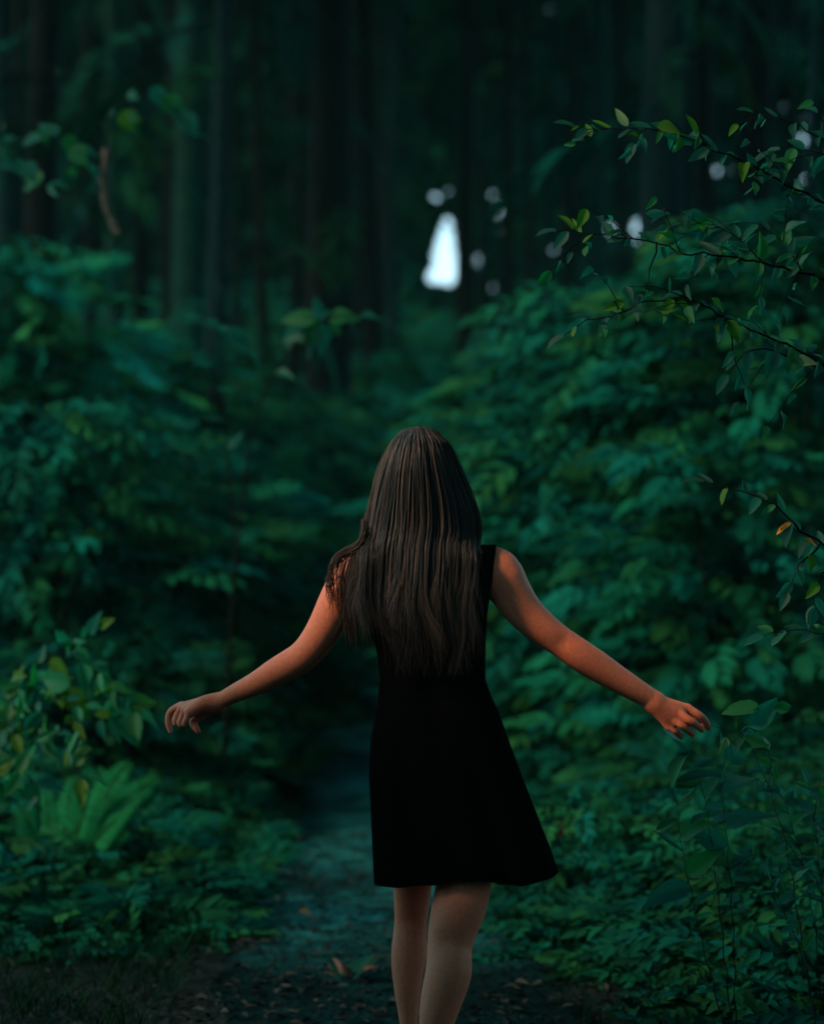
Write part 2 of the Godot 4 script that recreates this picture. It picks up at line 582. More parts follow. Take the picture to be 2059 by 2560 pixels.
func make_branch(parent: Node3D, rows: Array, thick: float, mats: Array, llen: float, gap: float, from := 0.1, hang := 0.25, called := "branch", bark := "twig_bark", twigs := 0) -> MeshInstance3D:
	var pts := []
	var rad := []
	for k in rows.size():
		pts.append(at(rows[k][0], rows[k][1], rows[k][2]) - parent.position)
		rad.append(thick * (1.0 - 0.8 * k / (rows.size() - 1)))
	var curve := Curve3D.new()
	for k in pts.size():
		var tan_: Vector3 = (pts[mini(k + 1, pts.size() - 1)] - pts[maxi(k - 1, 0)]) / 6.0
		curve.add_point(pts[k], -tan_, tan_)
	var long := curve.get_baked_length()
	var sp := []
	var sr := []
	var n := maxi(6, int(long / 0.03))
	for k in n + 1:
		var t := float(k) / n
		sp.append(curve.sample_baked(long * t, true) + 0.003 * Vector3(sin(k * 1.7), cos(k * 2.3), 0))
		sr.append(thick * (1.0 - 0.8 * t))
	var b := Buf.new()
	tube(b, sp, sr, 6, Color.WHITE)
	var o := put(called, finish(b), M[bark], parent)
	var q := long * from
	var side := 1.0
	while q < long:
		var p := curve.sample_baked(q, true)
		var t := (curve.sample_baked(minf(q + 0.02, long), true) - curve.sample_baked(maxf(q - 0.02, 0.0), true)).normalized()
		var across := t.cross(Vector3(0.2 * rng.randf_range(-1, 1), 0.55, 0.85)).normalized() * side
		var dir := t * rng.randf_range(0.35, 0.9) + across * rng.randf_range(0.5, 1.0) + Vector3(0, -hang * rng.randf_range(0.2, 1.8), rng.randf_range(-0.45, 0.45))
		var up := Vector3(rng.randf_range(-0.7, 0.7), rng.randf_range(0.1, 1.0), rng.randf_range(0.1, 0.9))
		var s := llen * rng.randf_range(0.65, 1.2)
		put("leaf", near_leaf[rng.randi() % near_leaf.size()], M[mats[rng.randi() % mats.size()]], o, leaf_xf(p, dir, up, s))
		side = -side
		q += gap * rng.randf_range(0.6, 1.4)
	put("leaf", near_leaf[0], M[mats[0]], o, leaf_xf(sp[-1], sp[-1] - sp[-2], Vector3(0.2, 0.8, 0.5), llen))
	for k in twigs:
		var s0 := long * lerpf(maxf(from, 0.05), 0.95, (k + rng.randf()) / twigs)
		var p := curve.sample_baked(s0, true)
		var t := (curve.sample_baked(minf(s0 + 0.02, long), true) - p).normalized()
		var dir := (t + tilt(Vector3(0, -0.1, 0), 0.9)).normalized()
		var reach := rng.randf_range(0.07, 0.2)
		var tb := Buf.new()
		var ends := [p, p + dir * reach * 0.5 + Vector3(0, 0.008, 0), p + dir * reach - Vector3(0, 0.01, 0)]
		tube(tb, ends, [0.0016, 0.0012, 0.0006], 4, Color.WHITE)
		put("twig", finish(tb), M[bark], o)
		for m in 4:
			var q0: Vector3 = ends[0].lerp(ends[2], (m + 1) / 4.0)
			var out := dir * 0.6 + tilt(Vector3(0, -hang, 0), 0.9)
			put("leaf", near_leaf[rng.randi() % near_leaf.size()], M[mats[rng.randi() % mats.size()]], o, leaf_xf(q0, out, tilt(Vector3(0.1, 0.7, 0.3), 0.8), llen * rng.randf_range(0.55, 1.0)))
	return o

# single leaves set by hand on a branch: [x0, y0, x1, y1, d, material]
func set_leaves(o: Node3D, parent: Node3D, rows: Array, wide := 1.0, label := "") -> void:
	for r in rows:
		var a := at(r[0], r[1], r[4]) - parent.position
		var c := at(r[2], r[3], r[4] + rng.randf_range(-0.02, 0.02)) - parent.position
		var xf := leaf_xf(a, c - a, Vector3(0.1, 0.45, 1.0), (c - a).length(), rng.randf_range(-0.5, 0.5))
		xf.basis.x *= wide
		put("leaf", near_leaf[rng.randi() % near_leaf.size()], M[r[5]], o, xf, label)

# ---------------------------------------------------------------- the woman
func make_body(t: Node3D) -> void:
	var f := Field.new(Vector3(-0.56, -0.02, -6.16), Vector3(0.66, 1.71, -5.62), 0.0085)
	# trunk: hips, waist, ribs, shoulders, neck, head
	var mid := [[1120, 1900, 95, 0.0], [1095, 1800, 92, 0.0], [1079, 1710, 84, 0.0], [1066, 1600, 90, 0.0], [1062, 1500, 98, 0.0], [1062, 1455, 80, 0.0]]
	var l := limb(mid, 2)
	f.chain(l[0], l[1], 0.03, 0.85)
	l = limb([[905, 1432, 44, 0.0], [975, 1405, 44, 0.0], [1060, 1400, 46, 0.0], [1150, 1402, 44, 0.0], [1222, 1428, 46, 0.0]], 2)
	f.chain(l[0], l[1], 0.05, 0.95)
	l = limb([[1057, 1410, 58, 0.0], [1052, 1340, 50, -0.005], [1048, 1280, 50, 0.0]], 2)
	f.chain(l[0], l[1], 0.05)
	f.chain([at(1046, 1158, FOCUS), at(1046, 1190, FOCUS + 0.01)], [0.081, 0.078], 0.03, 1.2)
	f.chain([at(1046, 1225, FOCUS + 0.035), at(1046, 1262, FOCUS + 0.06)], [0.062, 0.036], 0.03)
	# arms
	l = limb([[912, 1428, 54, 0.0], [882, 1448, 55, 0.0], [850, 1498, 51, 0.0], [818, 1558, 45, 0.005], [788, 1606, 41, 0.01], [757, 1640, 38.5, 0.02], [720, 1664, 38, 0.03], [688, 1681, 35, 0.04], [640, 1709, 29.5, 0.055], [590, 1732, 24, 0.07], [545, 1756, 19, 0.08]])
	f.chain(l[0], l[1], 0.03)
	l = limb([[1210, 1422, 54, 0.0], [1243, 1432, 60, 0.0], [1276, 1480, 52, 0.0], [1307, 1525, 47, 0.0], [1351, 1567, 42.5, 0.0], [1398, 1602, 38.5, 0.005], [1445, 1635, 39.5, 0.01], [1490, 1664, 38.5, 0.02], [1540, 1696, 34, 0.03], [1590, 1726, 29.5, 0.04], [1632, 1752, 25.5, 0.05]])
	f.chain(l[0], l[1], 0.03)
	f.dent(at(1410, 1606, FOCUS - 0.042), 0.016, 0.007)
	f.dent(at(1262, 1412, FOCUS - 0.05), 0.03, 0.004)
	# legs, the right one a step nearer
	l = limb([[1075, 1880, 72, 0.03], [1040, 2060, 58, 0.06], [1030, 2240, 46, 0.09], [1026, 2310, 41, 0.1], [1021, 2390, 44, 0.1], [1018, 2470, 34, 0.09], [1021, 2556, 23, 0.08], [1025, 2660, 20, 0.06], [1026, 2735, 24, 0.05]])
	f.chain(l[0], l[1], 0.03)
	f.chain([Vector3(0.0, 0.05, -5.98), Vector3(-0.01, 0.03, -6.1), Vector3(-0.012, 0.022, -6.16)], [0.033, 0.027, 0.02], 0.03)
	l = limb([[1155, 1900, 84, 0.0], [1165, 2060, 78, -0.04], [1162, 2190, 69, -0.07], [1147, 2266, 68, -0.09], [1131, 2322, 61, -0.1], [1123, 2370, 56, -0.11], [1121, 2430, 58, -0.13], [1104, 2494, 53, -0.14], [1090, 2556, 44, -0.15], [1078, 2650, 28, -0.16], [1072, 2735, 25, -0.16]])
	f.chain(l[0], l[1], 0.03)
	f.chain([Vector3(0.04, 0.05, -5.75), Vector3(0.03, 0.03, -5.87), Vector3(0.028, 0.022, -5.94)], [0.034, 0.028, 0.021], 0.03)
	f.dent(at(1118, 2352, FOCUS - 0.16), 0.02, 0.006)
	f.dent(at(1104, 2335, FOCUS - 0.16), 0.012, 0.003)
	f.dent(at(1020, 2300, FOCUS + 0.06), 0.02, 0.004)
	var b := Buf.new()
	f.into(b, FOOT)
	# face: a finer grid for nose, lips, brow, ears
	var g := Field.new(at(955, 1300, FOCUS + 0.14) - Vector3(0.0, 0.02, 0.02), at(1140, 1090, FOCUS - 0.02), 0.004)
	var fc := at(1046, 1190, FOCUS + 0.085)
	g.chain([at(1046, 1158, FOCUS), at(1046, 1190, FOCUS + 0.01)], [0.082, 0.079], 0.03, 1.2)
	g.chain([at(1046, 1225, FOCUS + 0.035), at(1046, 1262, FOCUS + 0.06)], [0.063, 0.037], 0.03)
	g.chain([fc + Vector3(0, 0.0, 0), fc + Vector3(0, -0.038, -0.022)], [0.008, 0.012], 0.02)
	g.chain([fc + Vector3(-0.016, -0.062, -0.004), fc + Vector3(0, -0.06, -0.011), fc + Vector3(0.016, -0.062, -0.004)], [0.006, 0.008, 0.006], 0.01)
	g.chain([fc + Vector3(-0.018, -0.072, 0.0), fc + Vector3(0.018, -0.072, 0.0)], [0.007, 0.007], 0.01)
	for s in [-1.0, 1.0]:
		g.dent(fc + Vector3(0.032 * s, -0.004, 0.0), 0.016, 0.01)
		g.chain([fc + Vector3(0.022 * s, -0.004, 0.006), fc + Vector3(0.042 * s, -0.004, 0.01)], [0.011, 0.01], 0.006)
		g.chain([fc + Vector3(0.083 * s, 0.0, 0.08), fc + Vector3(0.08 * s, -0.04, 0.075)], [0.015, 0.01], 0.012)
	g.into(b, FOOT)
	make_left_hand(b)
	make_right_hand(b)
	for k in b.v.size():
		var p := b.v[k] + FOOT
		var flush := 0.0
		for c in [at(1705, 1778, FOCUS), at(460, 1765, FOCUS), at(1410, 1600, FOCUS)]:
			flush = maxf(flush, exp(-p.distance_squared_to(c) / 0.003))
		b.c[k] = Color(1, 1, 1).lerp(Color(1.04, 0.92, 0.92), flush)
	put("body", finish(b), M.skin, t)

func finger(f: Field, rows: Array, k := 0.004) -> void:
	var l := limb(rows, 3)
	f.chain(l[0], l[1], k)

func make_left_hand(b: Buf) -> void:
	var f := Field.new(at(398, 1850, FOCUS + 0.17), at(600, 1705, FOCUS - 0.03), 0.0026)
	var l := limb([[606, 1725, 24.0, 0.066], [590, 1732, 23.2, 0.07], [566, 1744.5, 21.2, 0.075], [545, 1756, 19.4, 0.08]])
	f.chain(l[0], l[1], 0.01)
	# palm: four bones from the wrist to the knuckles, fanned away from the camera
	var heads := [[452, 1768, 0.115], [456, 1769, 0.095], [463, 1774, 0.075], [470, 1781, 0.058]]
	for h in heads:
		finger(f, [[545, 1756, 17, 0.085], [510, 1761, 17, lerpf(0.085, h[2], 0.5)], [h[0] + 6, h[1], 13.5, h[2]]], 0.014)
	finger(f, [[530, 1768, 14, 0.085], [495, 1782, 13, 0.1]], 0.014)
	# fingers hang from the knuckles
	finger(f, [[454, 1764, 11, 0.115], [434, 1774, 9.6, 0.125], [424, 1786, 9.0, 0.128], [421, 1808, 8.0, 0.126], [427, 1829, 6.2, 0.12]])
	finger(f, [[457, 1769, 11, 0.095], [449, 1779, 9.4, 0.1], [443, 1790, 9.0, 0.098], [438, 1802, 8.0, 0.092], [439, 1810, 6.4, 0.088]])
	finger(f, [[463, 1773, 10.5, 0.075], [459, 1784, 9.0, 0.076], [454, 1796, 8.6, 0.073], [449, 1806, 7.4, 0.068], [451, 1813, 6.0, 0.064]])
	finger(f, [[471, 1780, 9.6, 0.055], [470, 1788, 8.4, 0.053], [466, 1797, 7.6, 0.05], [461, 1807, 6.6, 0.047], [460, 1812, 5.4, 0.045]])
	# thumb: from the side of the palm near the wrist, hanging below
	finger(f, [[520, 1772, 13, 0.105], [498, 1792, 11, 0.125], [482, 1806, 9.6, 0.125], [490, 1820, 8.2, 0.11], [496, 1829, 6.4, 0.1]], 0.006)
	f.into(b, FOOT)

func make_right_hand(b: Buf) -> void:
	var f := Field.new(at(1560, 1870, FOCUS + 0.17), at(1790, 1690, FOCUS - 0.03), 0.0026)
	var l := limb([[1572, 1715, 30.4, 0.037], [1590, 1726, 28.9, 0.04], [1612, 1739, 27.0, 0.045], [1634, 1753, 25.6, 0.05]])
	f.chain(l[0], l[1], 0.01)
	var heads := [[1716, 1772, 0.07], [1700, 1787, 0.052], [1686, 1801, 0.052], [1671, 1814, 0.06]]
	for h in heads:
		finger(f, [[1632, 1755, 20, 0.052], [lerpf(1632, h[0], 0.5), lerpf(1755, h[1], 0.5), 17, lerpf(0.05, h[2], 0.5)], [h[0], h[1], 12.5, h[2]]], 0.014)
	finger(f, [[1716, 1771, 12.2, 0.07], [1738, 1783, 10.2, 0.068], [1752, 1793, 9.8, 0.073], [1764, 1807, 8.8, 0.09], [1769, 1817, 7.0, 0.102]])
	finger(f, [[1700, 1786, 12.2, 0.05], [1718, 1798, 10.2, 0.046], [1734, 1808, 9.8, 0.052], [1748, 1819, 8.6, 0.07], [1753, 1825, 7.0, 0.085]])
	finger(f, [[1686, 1800, 11.8, 0.05], [1700, 1811, 9.8, 0.046], [1713, 1820, 9.4, 0.052], [1725, 1831, 8.2, 0.068], [1730, 1836, 6.6, 0.08]])
	finger(f, [[1672, 1812, 10.8, 0.058], [1681, 1822, 9.0, 0.056], [1690, 1830, 8.6, 0.06], [1699, 1839, 7.4, 0.072], [1702, 1843, 6.0, 0.08]])
	finger(f, [[1660, 1762, 14, 0.085], [1700, 1778, 12, 0.115], [1738, 1798, 10.5, 0.13], [1760, 1812, 9.4, 0.125], [1771, 1820, 7.4, 0.118]], 0.006)
	f.into(b, FOOT)

# y, left x, right x, depth towards the camera
const DRESS := [[1362, 896, 1239, 0.06], [1385, 892, 1238, 0.082], [1420, 893, 1234, 0.097], [1460, 898, 1229, 0.104], [1500, 905, 1222, 0.106], [1540, 909, 1217, 0.106], [1580, 922, 1215, 0.102], [1606, 935, 1213.5, 0.098], [1638, 943, 1212.6, 0.093], [1698, 949, 1213, 0.089], [1740, 945, 1227, 0.096], [1769, 941, 1242, 0.104], [1810, 933, 1257, 0.116], [1852, 926, 1272, 0.124], [1912, 922.5, 1294, 0.13], [1947, 922, 1307, 0.134], [2000, 925, 1328, 0.14], [2066, 928, 1353.5, 0.15], [2130, 931, 1376, 0.158], [2200, 934.5, 1394, 0.165]]
const HEM := [[934, 2207], [983, 2200], [1079, 2190], [1129, 2179], [1191, 2174], [1225, 2179], [1240, 2189], [1294, 2194], [1396, 2178]]

func make_dress(t: Node3D) -> void:
	var b := Buf.new()
	var around := 120
	var ys := []
	var y := 1362.0
	while y < 2130.0:
		ys.append(y)
		y += 12.0 if y > 1480.0 else 6.0
	for k in 8:
		ys.append(2130.0 + 10.0 * k)
	var pts := []
	for r in ys.size():
		var line := []
		for s in around:
			var a := TAU * s / around
			var yy: float = ys[r]
			var hem_t := clampf((yy - 2066.0) / 134.0, 0.0, 1.0)
			var xl := lookup(DRESS, yy, 1)
			var xr := lookup(DRESS, yy, 2)
			var box := smoothstep(1540.0, 1440.0, yy)
			var x := (xl + xr) * 0.5 + (xr - xl) * 0.5 * signf(cos(a)) * pow(absf(cos(a)), lerpf(0.94, 0.55, box))
			var deep := lookup(DRESS, yy, 3) * signf(sin(a)) * pow(absf(sin(a)), lerpf(0.9, 0.4, box))
			var spread := smoothstep(1700.0, 2200.0, yy)
			deep += absf(sin(a)) * spread * (0.014 * sin(a * 7.0 + 0.6 + yy * 0.0012) + 0.008 * sin(a * 13.0 + 2.0))
			# creases at the waist and under the shoulder blades
			deep += sin(a) * 0.0035 * exp(-pow((yy - 1690.0) / 70.0, 2.0)) * sin(yy * 0.16 + x * 0.03)
			# a hollow along the spine
			if sin(a) > 0.0 and yy > 1420.0 and yy < 1900.0:
				deep -= 0.014 * exp(-pow((x - (xl + xr) * 0.5) / 30.0, 2.0)) * sin(PI * (yy - 1420.0) / 480.0)
			var hy := yy + hem_t * (lookup(HEM, x, 1) - 2200.0)
			var neck := 0.0
			if yy < 1480.0:
				var in_ := clampf((136.0 - absf(x - 1063.0)) / 22.0, 0.0, 1.0)
				neck = in_ * (1480.0 - yy) * (0.62 if sin(a) > 0.0 else 0.72)
			line.append(at(x, hy + neck, FOCUS) + Vector3(0, 0, deep) - FOOT)
		pts.append(line)
	# the cloth turns in at the hem
	var inner := []
	for s in around:
		var p: Vector3 = pts[-1][s]
		inner.append(Vector3(p.x * 0.985 + 0.0015, p.y + 0.012, p.z * 0.98))
	pts.append(inner)
	for r in pts.size():
		for s in around:
			var dx: Vector3 = pts[r][(s + 1) % around] - pts[r][(s + around - 1) % around]
			var dy: Vector3 = pts[maxi(r - 1, 0)][s] - pts[mini(r + 1, pts.size() - 1)][s]
			var n := dy.cross(dx).normalized()
			if n.dot(Vector3(pts[r][s].x - 0.05, 0, pts[r][s].z)) < 0.0:
				n = -n
			b.point(pts[r][s], n, Color.WHITE)
	for r in pts.size() - 1:
		for s in around:
			var s2 := (s + 1) % around
			b.quad(r * around + s, r * around + s2, (r + 1) * around + s2, (r + 1) * around + s)
	put("dress", finish(b), M.black_cloth, t)

# y, left x, right x of the hair, and how far it stands out towards the camera
const HAIR := [[1066, 1036, 1052, 0.02], [1069, 1022, 1068, 0.04], [1076, 1006, 1086, 0.062], [1090, 990, 1104, 0.085], [1104, 979, 1117, 0.1], [1131, 966, 1133, 0.115], [1149, 959, 1140, 0.12], [1181, 948, 1152, 0.124], [1227, 936, 1170, 0.122], [1277, 924, 1187, 0.116], [1327, 914, 1196, 0.115], [1363, 905, 1191, 0.122], [1406, 901, 1194, 0.132], [1449, 899, 1191, 0.138], [1485, 898, 1184, 0.14], [1531, 905, 1180, 0.14], [1585, 930, 1180, 0.136], [1640, 950, 1170, 0.128], [1700, 960, 1160, 0.12]]

func hair_at(y: float, u: float, sink: float) -> Vector3:
	var xl := lookup(HAIR, y, 1)
	var xr := lookup(HAIR, y, 2)
	var a := u * 1.75
	var x := (xl + xr) * 0.5 + (xr - xl) * 0.5 * sin(a) if absf(a) < PI / 2 else ((xr if u > 0 else xl) - signf(u) * (1.0 - sin(absf(a))) * (xr - xl) * 0.5)
	var z := lookup(HAIR, y, 3) * maxf(cos(a), -0.6)
	if y > 1340.0:
		z = maxf(z, lerpf(z, 0.112 if absf(a) < 1.4 else 0.085, smoothstep(1335.0, 1385.0, y)))
	return at(x, y, FOCUS) + Vector3(0, 0, z - sink) - FOOT

func strand(b: Buf, pts: Array, w: float, col: Color) -> void:
	var r := []
	for k in pts.size():
		r.append(w * (1.0 - 0.75 * pow(float(k) / (pts.size() - 1), 3.0)))
	tube(b, pts, r, 3, col)

func make_hair(t: Node3D) -> void:
	rng.seed = 41
	var b := Buf.new()
	# an inner sheet so that nothing shows through between the strands
	var rows := 40
	var cols := 33
	for r in rows:
		var y := 1072.0 + 440.0 * pow(r / 39.0, 1.15)
		for c in cols:
			var u := 2.0 * c / (cols - 1) - 1.0
			var p := hair_at(y, u, 0.016)
			p.x = lerpf(p.x, at(1048, y, FOCUS).x - FOOT.x, 0.07)
			b.point(p, Vector3(sin(u * 1.75), 0.2, cos(u * 1.75)).normalized(), Color(0.008, 0.007, 0.006))
	for r in rows - 1:
		for c in cols - 1:
			b.quad(r * cols + c, r * cols + c + 1, (r + 1) * cols + c + 1, (r + 1) * cols + c)
	# locks, each of many strands that keep together
	var locks := 120
	for k in locks:
		var u0 := 2.0 * (k + rng.randf_range(0.1, 0.9)) / locks - 1.0
		var out := rng.randf_range(-0.0035, 0.003)
		var tone_ := rng.randf()
		var base_col := Color(0.016, 0.019, 0.021).lerp(Color(0.052, 0.045, 0.042), tone_ * tone_)
		if rng.randf() < 0.16:
			base_col = Color(0.088, 0.064, 0.053)
		var wide := rng.randf_range(0.016, 0.045)
		var mid := absf(u0)
		var end := 1572.0 + 45.0 * sin(u0 * 2.4 + 0.8) + rng.randf_range(-70, 50)
		if u0 > 0.35:
			end -= 80.0 * (u0 - 0.35)
		var phase := rng.randf() * TAU
		var bend := rng.randf_range(-1.0, 1.0)
		var drift := rng.randf_range(-0.05, 0.05)
		for j in 38:
			var du := rng.randfn() * wide
			var deep := -out + absf(rng.randfn()) * 0.004 + 18.0 * du * du
			var last := end + rng.randf_range(-120, 55) * (0.4 + 0.6 * rng.randf())
			var start := 1066.0 + 8.0 * rng.randf() + 14.0 * mid * mid
			var pts := []
			var curl := rng.randf_range(0.4, 1.3) * bend
			for m in 17:
				var s := m / 16.0
				var y := lerpf(start, last, s)
				var tip := smoothstep(0.72, 1.0, s)
				var u := u0 + du * lerpf(0.6, 1.0, s) + drift * s * s + 0.012 * sin(s * 5.0 + phase) * s
				var p := hair_at(y, clampf(u, -1.08, 1.08), deep * smoothstep(0.0, 0.15, s) + 0.004)
				p.x += tip * tip * 0.034 * curl + 0.0025 * sin(s * 9.0 + phase)
				p.z += tip * 0.012 * sin(phase * 3.0 + s * 4.0)
				pts.append(p)
			var c := base_col * rng.randf_range(0.7, 1.3)
			strand(b, pts, 0.00068, c)
	# loose dark ends further down the back
	for k in 240:
		var u0 := rng.randf_range(-0.55, 0.72)
		var pts := []
		var last := rng.randf_range(1600, 1690)
		var bend := rng.randf_range(-1, 1)
		for m in 10:
			var s := m / 9.0
			var y := lerpf(1430.0, last, s)
			var p := hair_at(y, u0 * (1.0 - 0.25 * s), 0.012 - 0.01 * s)
			p.x += 0.03 * bend * s * s * s + 0.006 * sin(s * 6.0 + k)
			pts.append(p)
		strand(b, pts, 0.0009, Color(0.018, 0.015, 0.014))
	# the locks that fall over the left shoulder
	for k in 300:
		var q := rng.randf()
		var top := 1356.0 + 14.0 * rng.randf()
		var run := [[912 + 10 * q, 1300 + 40 * q, 0.05], [903 - 2 * q, top, 0.066], [lerpf(846, 893, q), lerpf(1388, 1398, q), 0.064], [lerpf(825, 884, q), lerpf(1430, 1452, q), 0.066], [lerpf(824, 884, q) + 6 * rng.randfn(), lerpf(1470, 1530, q), 0.066], [lerpf(832, 892, q) + 9 * rng.randfn(), lerpf(1492, 1600, q) + 18 * rng.randfn(), 0.06]]
		if q > 0.15 and q < 0.75 and rng.randf() < 0.72:
			continue
		var curve := Curve3D.new()
		var jit := Vector3(rng.randfn(), rng.randfn(), absf(rng.randfn())) * 0.004
		for m in run.size():
			var a := at(run[m][0], run[m][1], FOCUS) + Vector3(0, 0, run[m][2]) + jit - FOOT
			var p0 := at(run[maxi(m - 1, 0)][0], run[maxi(m - 1, 0)][1], FOCUS)
			var p1 := at(run[mini(m + 1, 5)][0], run[mini(m + 1, 5)][1], FOCUS)
			curve.add_point(a, (p0 - p1) / 6.0, (p1 - p0) / 6.0)
		var pts := []
		for m in 15:
			pts.append(curve.sample_baked(curve.get_baked_length() * m / 14.0, true))
		strand(b, pts, 0.001, Color(0.035, 0.022, 0.016) * rng.randf_range(0.6, 1.6))
	# stray hairs round the outline
	for k in 150:
		var u0 := (1.0 if k % 2 == 0 else -1.0) * rng.randf_range(0.8, 0.95)
		var pts := []
		var off := rng.randf_range(0.001, 0.011)
		var y0 := rng.randf_range(1075, 1300)
		for m in 9:
			var s := m / 8.0
			var p := hair_at(lerpf(y0, y0 + 190.0, s), u0, 0.0)
			p.x += signf(u0) * off * sin(PI * s)
			pts.append(p)
		strand(b, pts, 0.0006, Color(0.06, 0.045, 0.035))
	put("hair", finish(b), M.hair, t)

func make_woman() -> void:
	var t := thing("person", "person seen from behind in short black sleeveless dress with arms held out on the path", "person", FOOT)
	make_body(t)
	make_dress(t)
	make_hair(t)

# ---------------------------------------------------------------- plants
func make_fern(label: String, base: Vector3, aims: Array, bright: float) -> void:
	var t := thing("fern", label, "fern", base, "ferns beside the path")
	rng.seed = int(base.x * 500.0) + 99
	for aim in aims:
		var b := Buf.new()
		var tip: Vector3 = aim
		var mid := tip * 0.5 + Vector3(0, tip.length() * 0.2, 0)
		var pts := []
		var rad := []
		for k in 13:
			var s := k / 12.0
			pts.append(Vector3.ZERO.lerp(mid, s).lerp(mid.lerp(tip, s), s))
			rad.append(0.004 * (1.1 - s))
		tube(b, pts, rad, 4, Color(0.02, 0.06, 0.02))
		var pairs := 34
		for k in pairs:
			var s := 0.16 + 0.82 * k / pairs
			var p := Vector3.ZERO.lerp(mid, s).lerp(mid.lerp(tip, s), s)
			var tan_ := (mid.lerp(tip, s) - Vector3.ZERO.lerp(mid, s)).normalized()
			var across := tan_.cross(Vector3(0, 0.5, 0.9)).normalized()
			var long := tip.length() * 0.14 * pow(sin(PI * pow(s, 0.62)), 0.8) + 0.008
			for side in [-1.0, 1.0]:
				var f: float = bright * rng.randf_range(0.8, 1.2)
				leaf_into(b, leaf_xf(p, across * side + tan_ * 0.45 + Vector3(0, -0.1, 0), Vector3(0, 0.6, 0.8), long), 0.2, 3, 2, Color(0.006, 0.10, 0.036) * f, 0.1)
		put("frond", finish(b), M.foliage, t)

func make_grass(label: String, spots: Array, tall: float, bright: float) -> void:
	var b := Buf.new()
	for k in 5:
		var a := TAU * k / 5.0 + k
		leaf_into(b, leaf_xf(Vector3(cos(a), 0, sin(a)) * 0.015, Vector3(cos(a) * 0.5, 1, sin(a) * 0.5), Vector3(cos(a), -0.3, sin(a)), 0.8 + 0.1 * k), 0.04, 3, 1, Color.WHITE, -0.35)
	var m := finish(b)
	var xfs := []
	var cols := []
	for p in spots:
		var q: Vector3 = p
		xfs.append(Transform3D(Basis(Vector3.UP, rng.randf() * TAU).scaled(Vector3.ONE * tall * rng.randf_range(0.5, 1.3)), q))
		cols.append(tone(bright))
	var o := many("grass", m, M.foliage, self, xfs, cols)
	tag(o, label, "grass")

func make_low_leaves(called: String, label: String, spots: Array, size: float, bright: float, brown := 0.0) -> void:
	var b := Buf.new()
	for k in 4:
		var a := TAU * k / 4.0 + 0.4 * k
		leaf_into(b, leaf_xf(Vector3(cos(a) * 0.02, 0.02 * k, sin(a) * 0.02), Vector3(cos(a), 0.25 - 0.12 * k if brown == 0.0 else 0.05, sin(a)), Vector3(0, 1, 0.15), 1.0 - 0.1 * k), 0.5, 3, 2, Color.WHITE, 0.2)
		if brown > 0.0:
			break
	var m := finish(b)
	var xfs := []
	var cols := []
	for p in spots:
		var q: Vector3 = p
		var basis_ := Basis(Vector3.UP, rng.randf() * TAU) * Basis(Vector3(rng.randf_range(-1, 1), 0, rng.randf_range(-1, 1)).normalized(), rng.randf_range(0.0, 0.5))
		xfs.append(Transform3D(basis_.scaled(Vector3.ONE * size * rng.randf_range(0.5, 1.3)), q))
		if brown > 0.0:
			cols.append(Color(0.035, 0.055, 0.052).lerp(Color(0.07, 0.055, 0.04), rng.randf() * 0.4) * pow(rng.randf(), 2.0) * 1.6 * brown + Color(0.004, 0.006, 0.006))
		else:
			cols.append(tone(bright))
	var o := many(called, m, M.foliage, self, xfs, cols)
	tag(o, label, "fallen leaves" if brown > 0.0 else "ground plants")

# openings in the far foliage where the sky shows: x, y, half width (photo pixels)
const GAP := [[1118, 556, 9], [1116, 580, 16], [1113, 608, 21], [1111, 638, 27], [1112, 664, 29], [1118, 684, 25], [1083, 691, 14]]
const HOLES := [[1088, 493, 7.4], [1120, 478, 3.4], [1246, 520, 4.4], [1248, 539, 5.4], [1246, 575, 3.4], [1194, 640, 4.4], [1195, 658, 5.4], [1229, 484, 4.4], [1504, 470, 5.4], [1553, 482, 6.4], [1551, 505, 3.4], [1590, 555, 6.4], [1586, 575, 5.4], [1520, 570, 9.4], [1593, 600, 4.4], [1793, 427, 5.4], [1840, 430, 5.4], [2017, 450, 6.4], [2014, 515, 8.4], [1890, 540, 4.4], [2005, 352, 5.4], [982, 640, 5.4], [982, 668, 3.4], [1846, 365, 4.4], [1383, 626, 3.4], [1230, 718, 3.4]]

func clear_of(p: Vector3) -> float:
	# how far a point of the far wood is from the nearest opening, in metres
	var s := K * -p.z / FOCUS
	var x := p.x / s + 1029.5
	var y := 1280.0 - (p.y - EYE) / s
	var best := 1e9
	for g in GAP:
		best = minf(best, Vector2(x - g[0], (y - g[1]) * 0.9).length() - g[2])
	for g in HOLES:
		best = minf(best, Vector2(x - g[0], y - g[1]).length() - g[2])
	return best * s

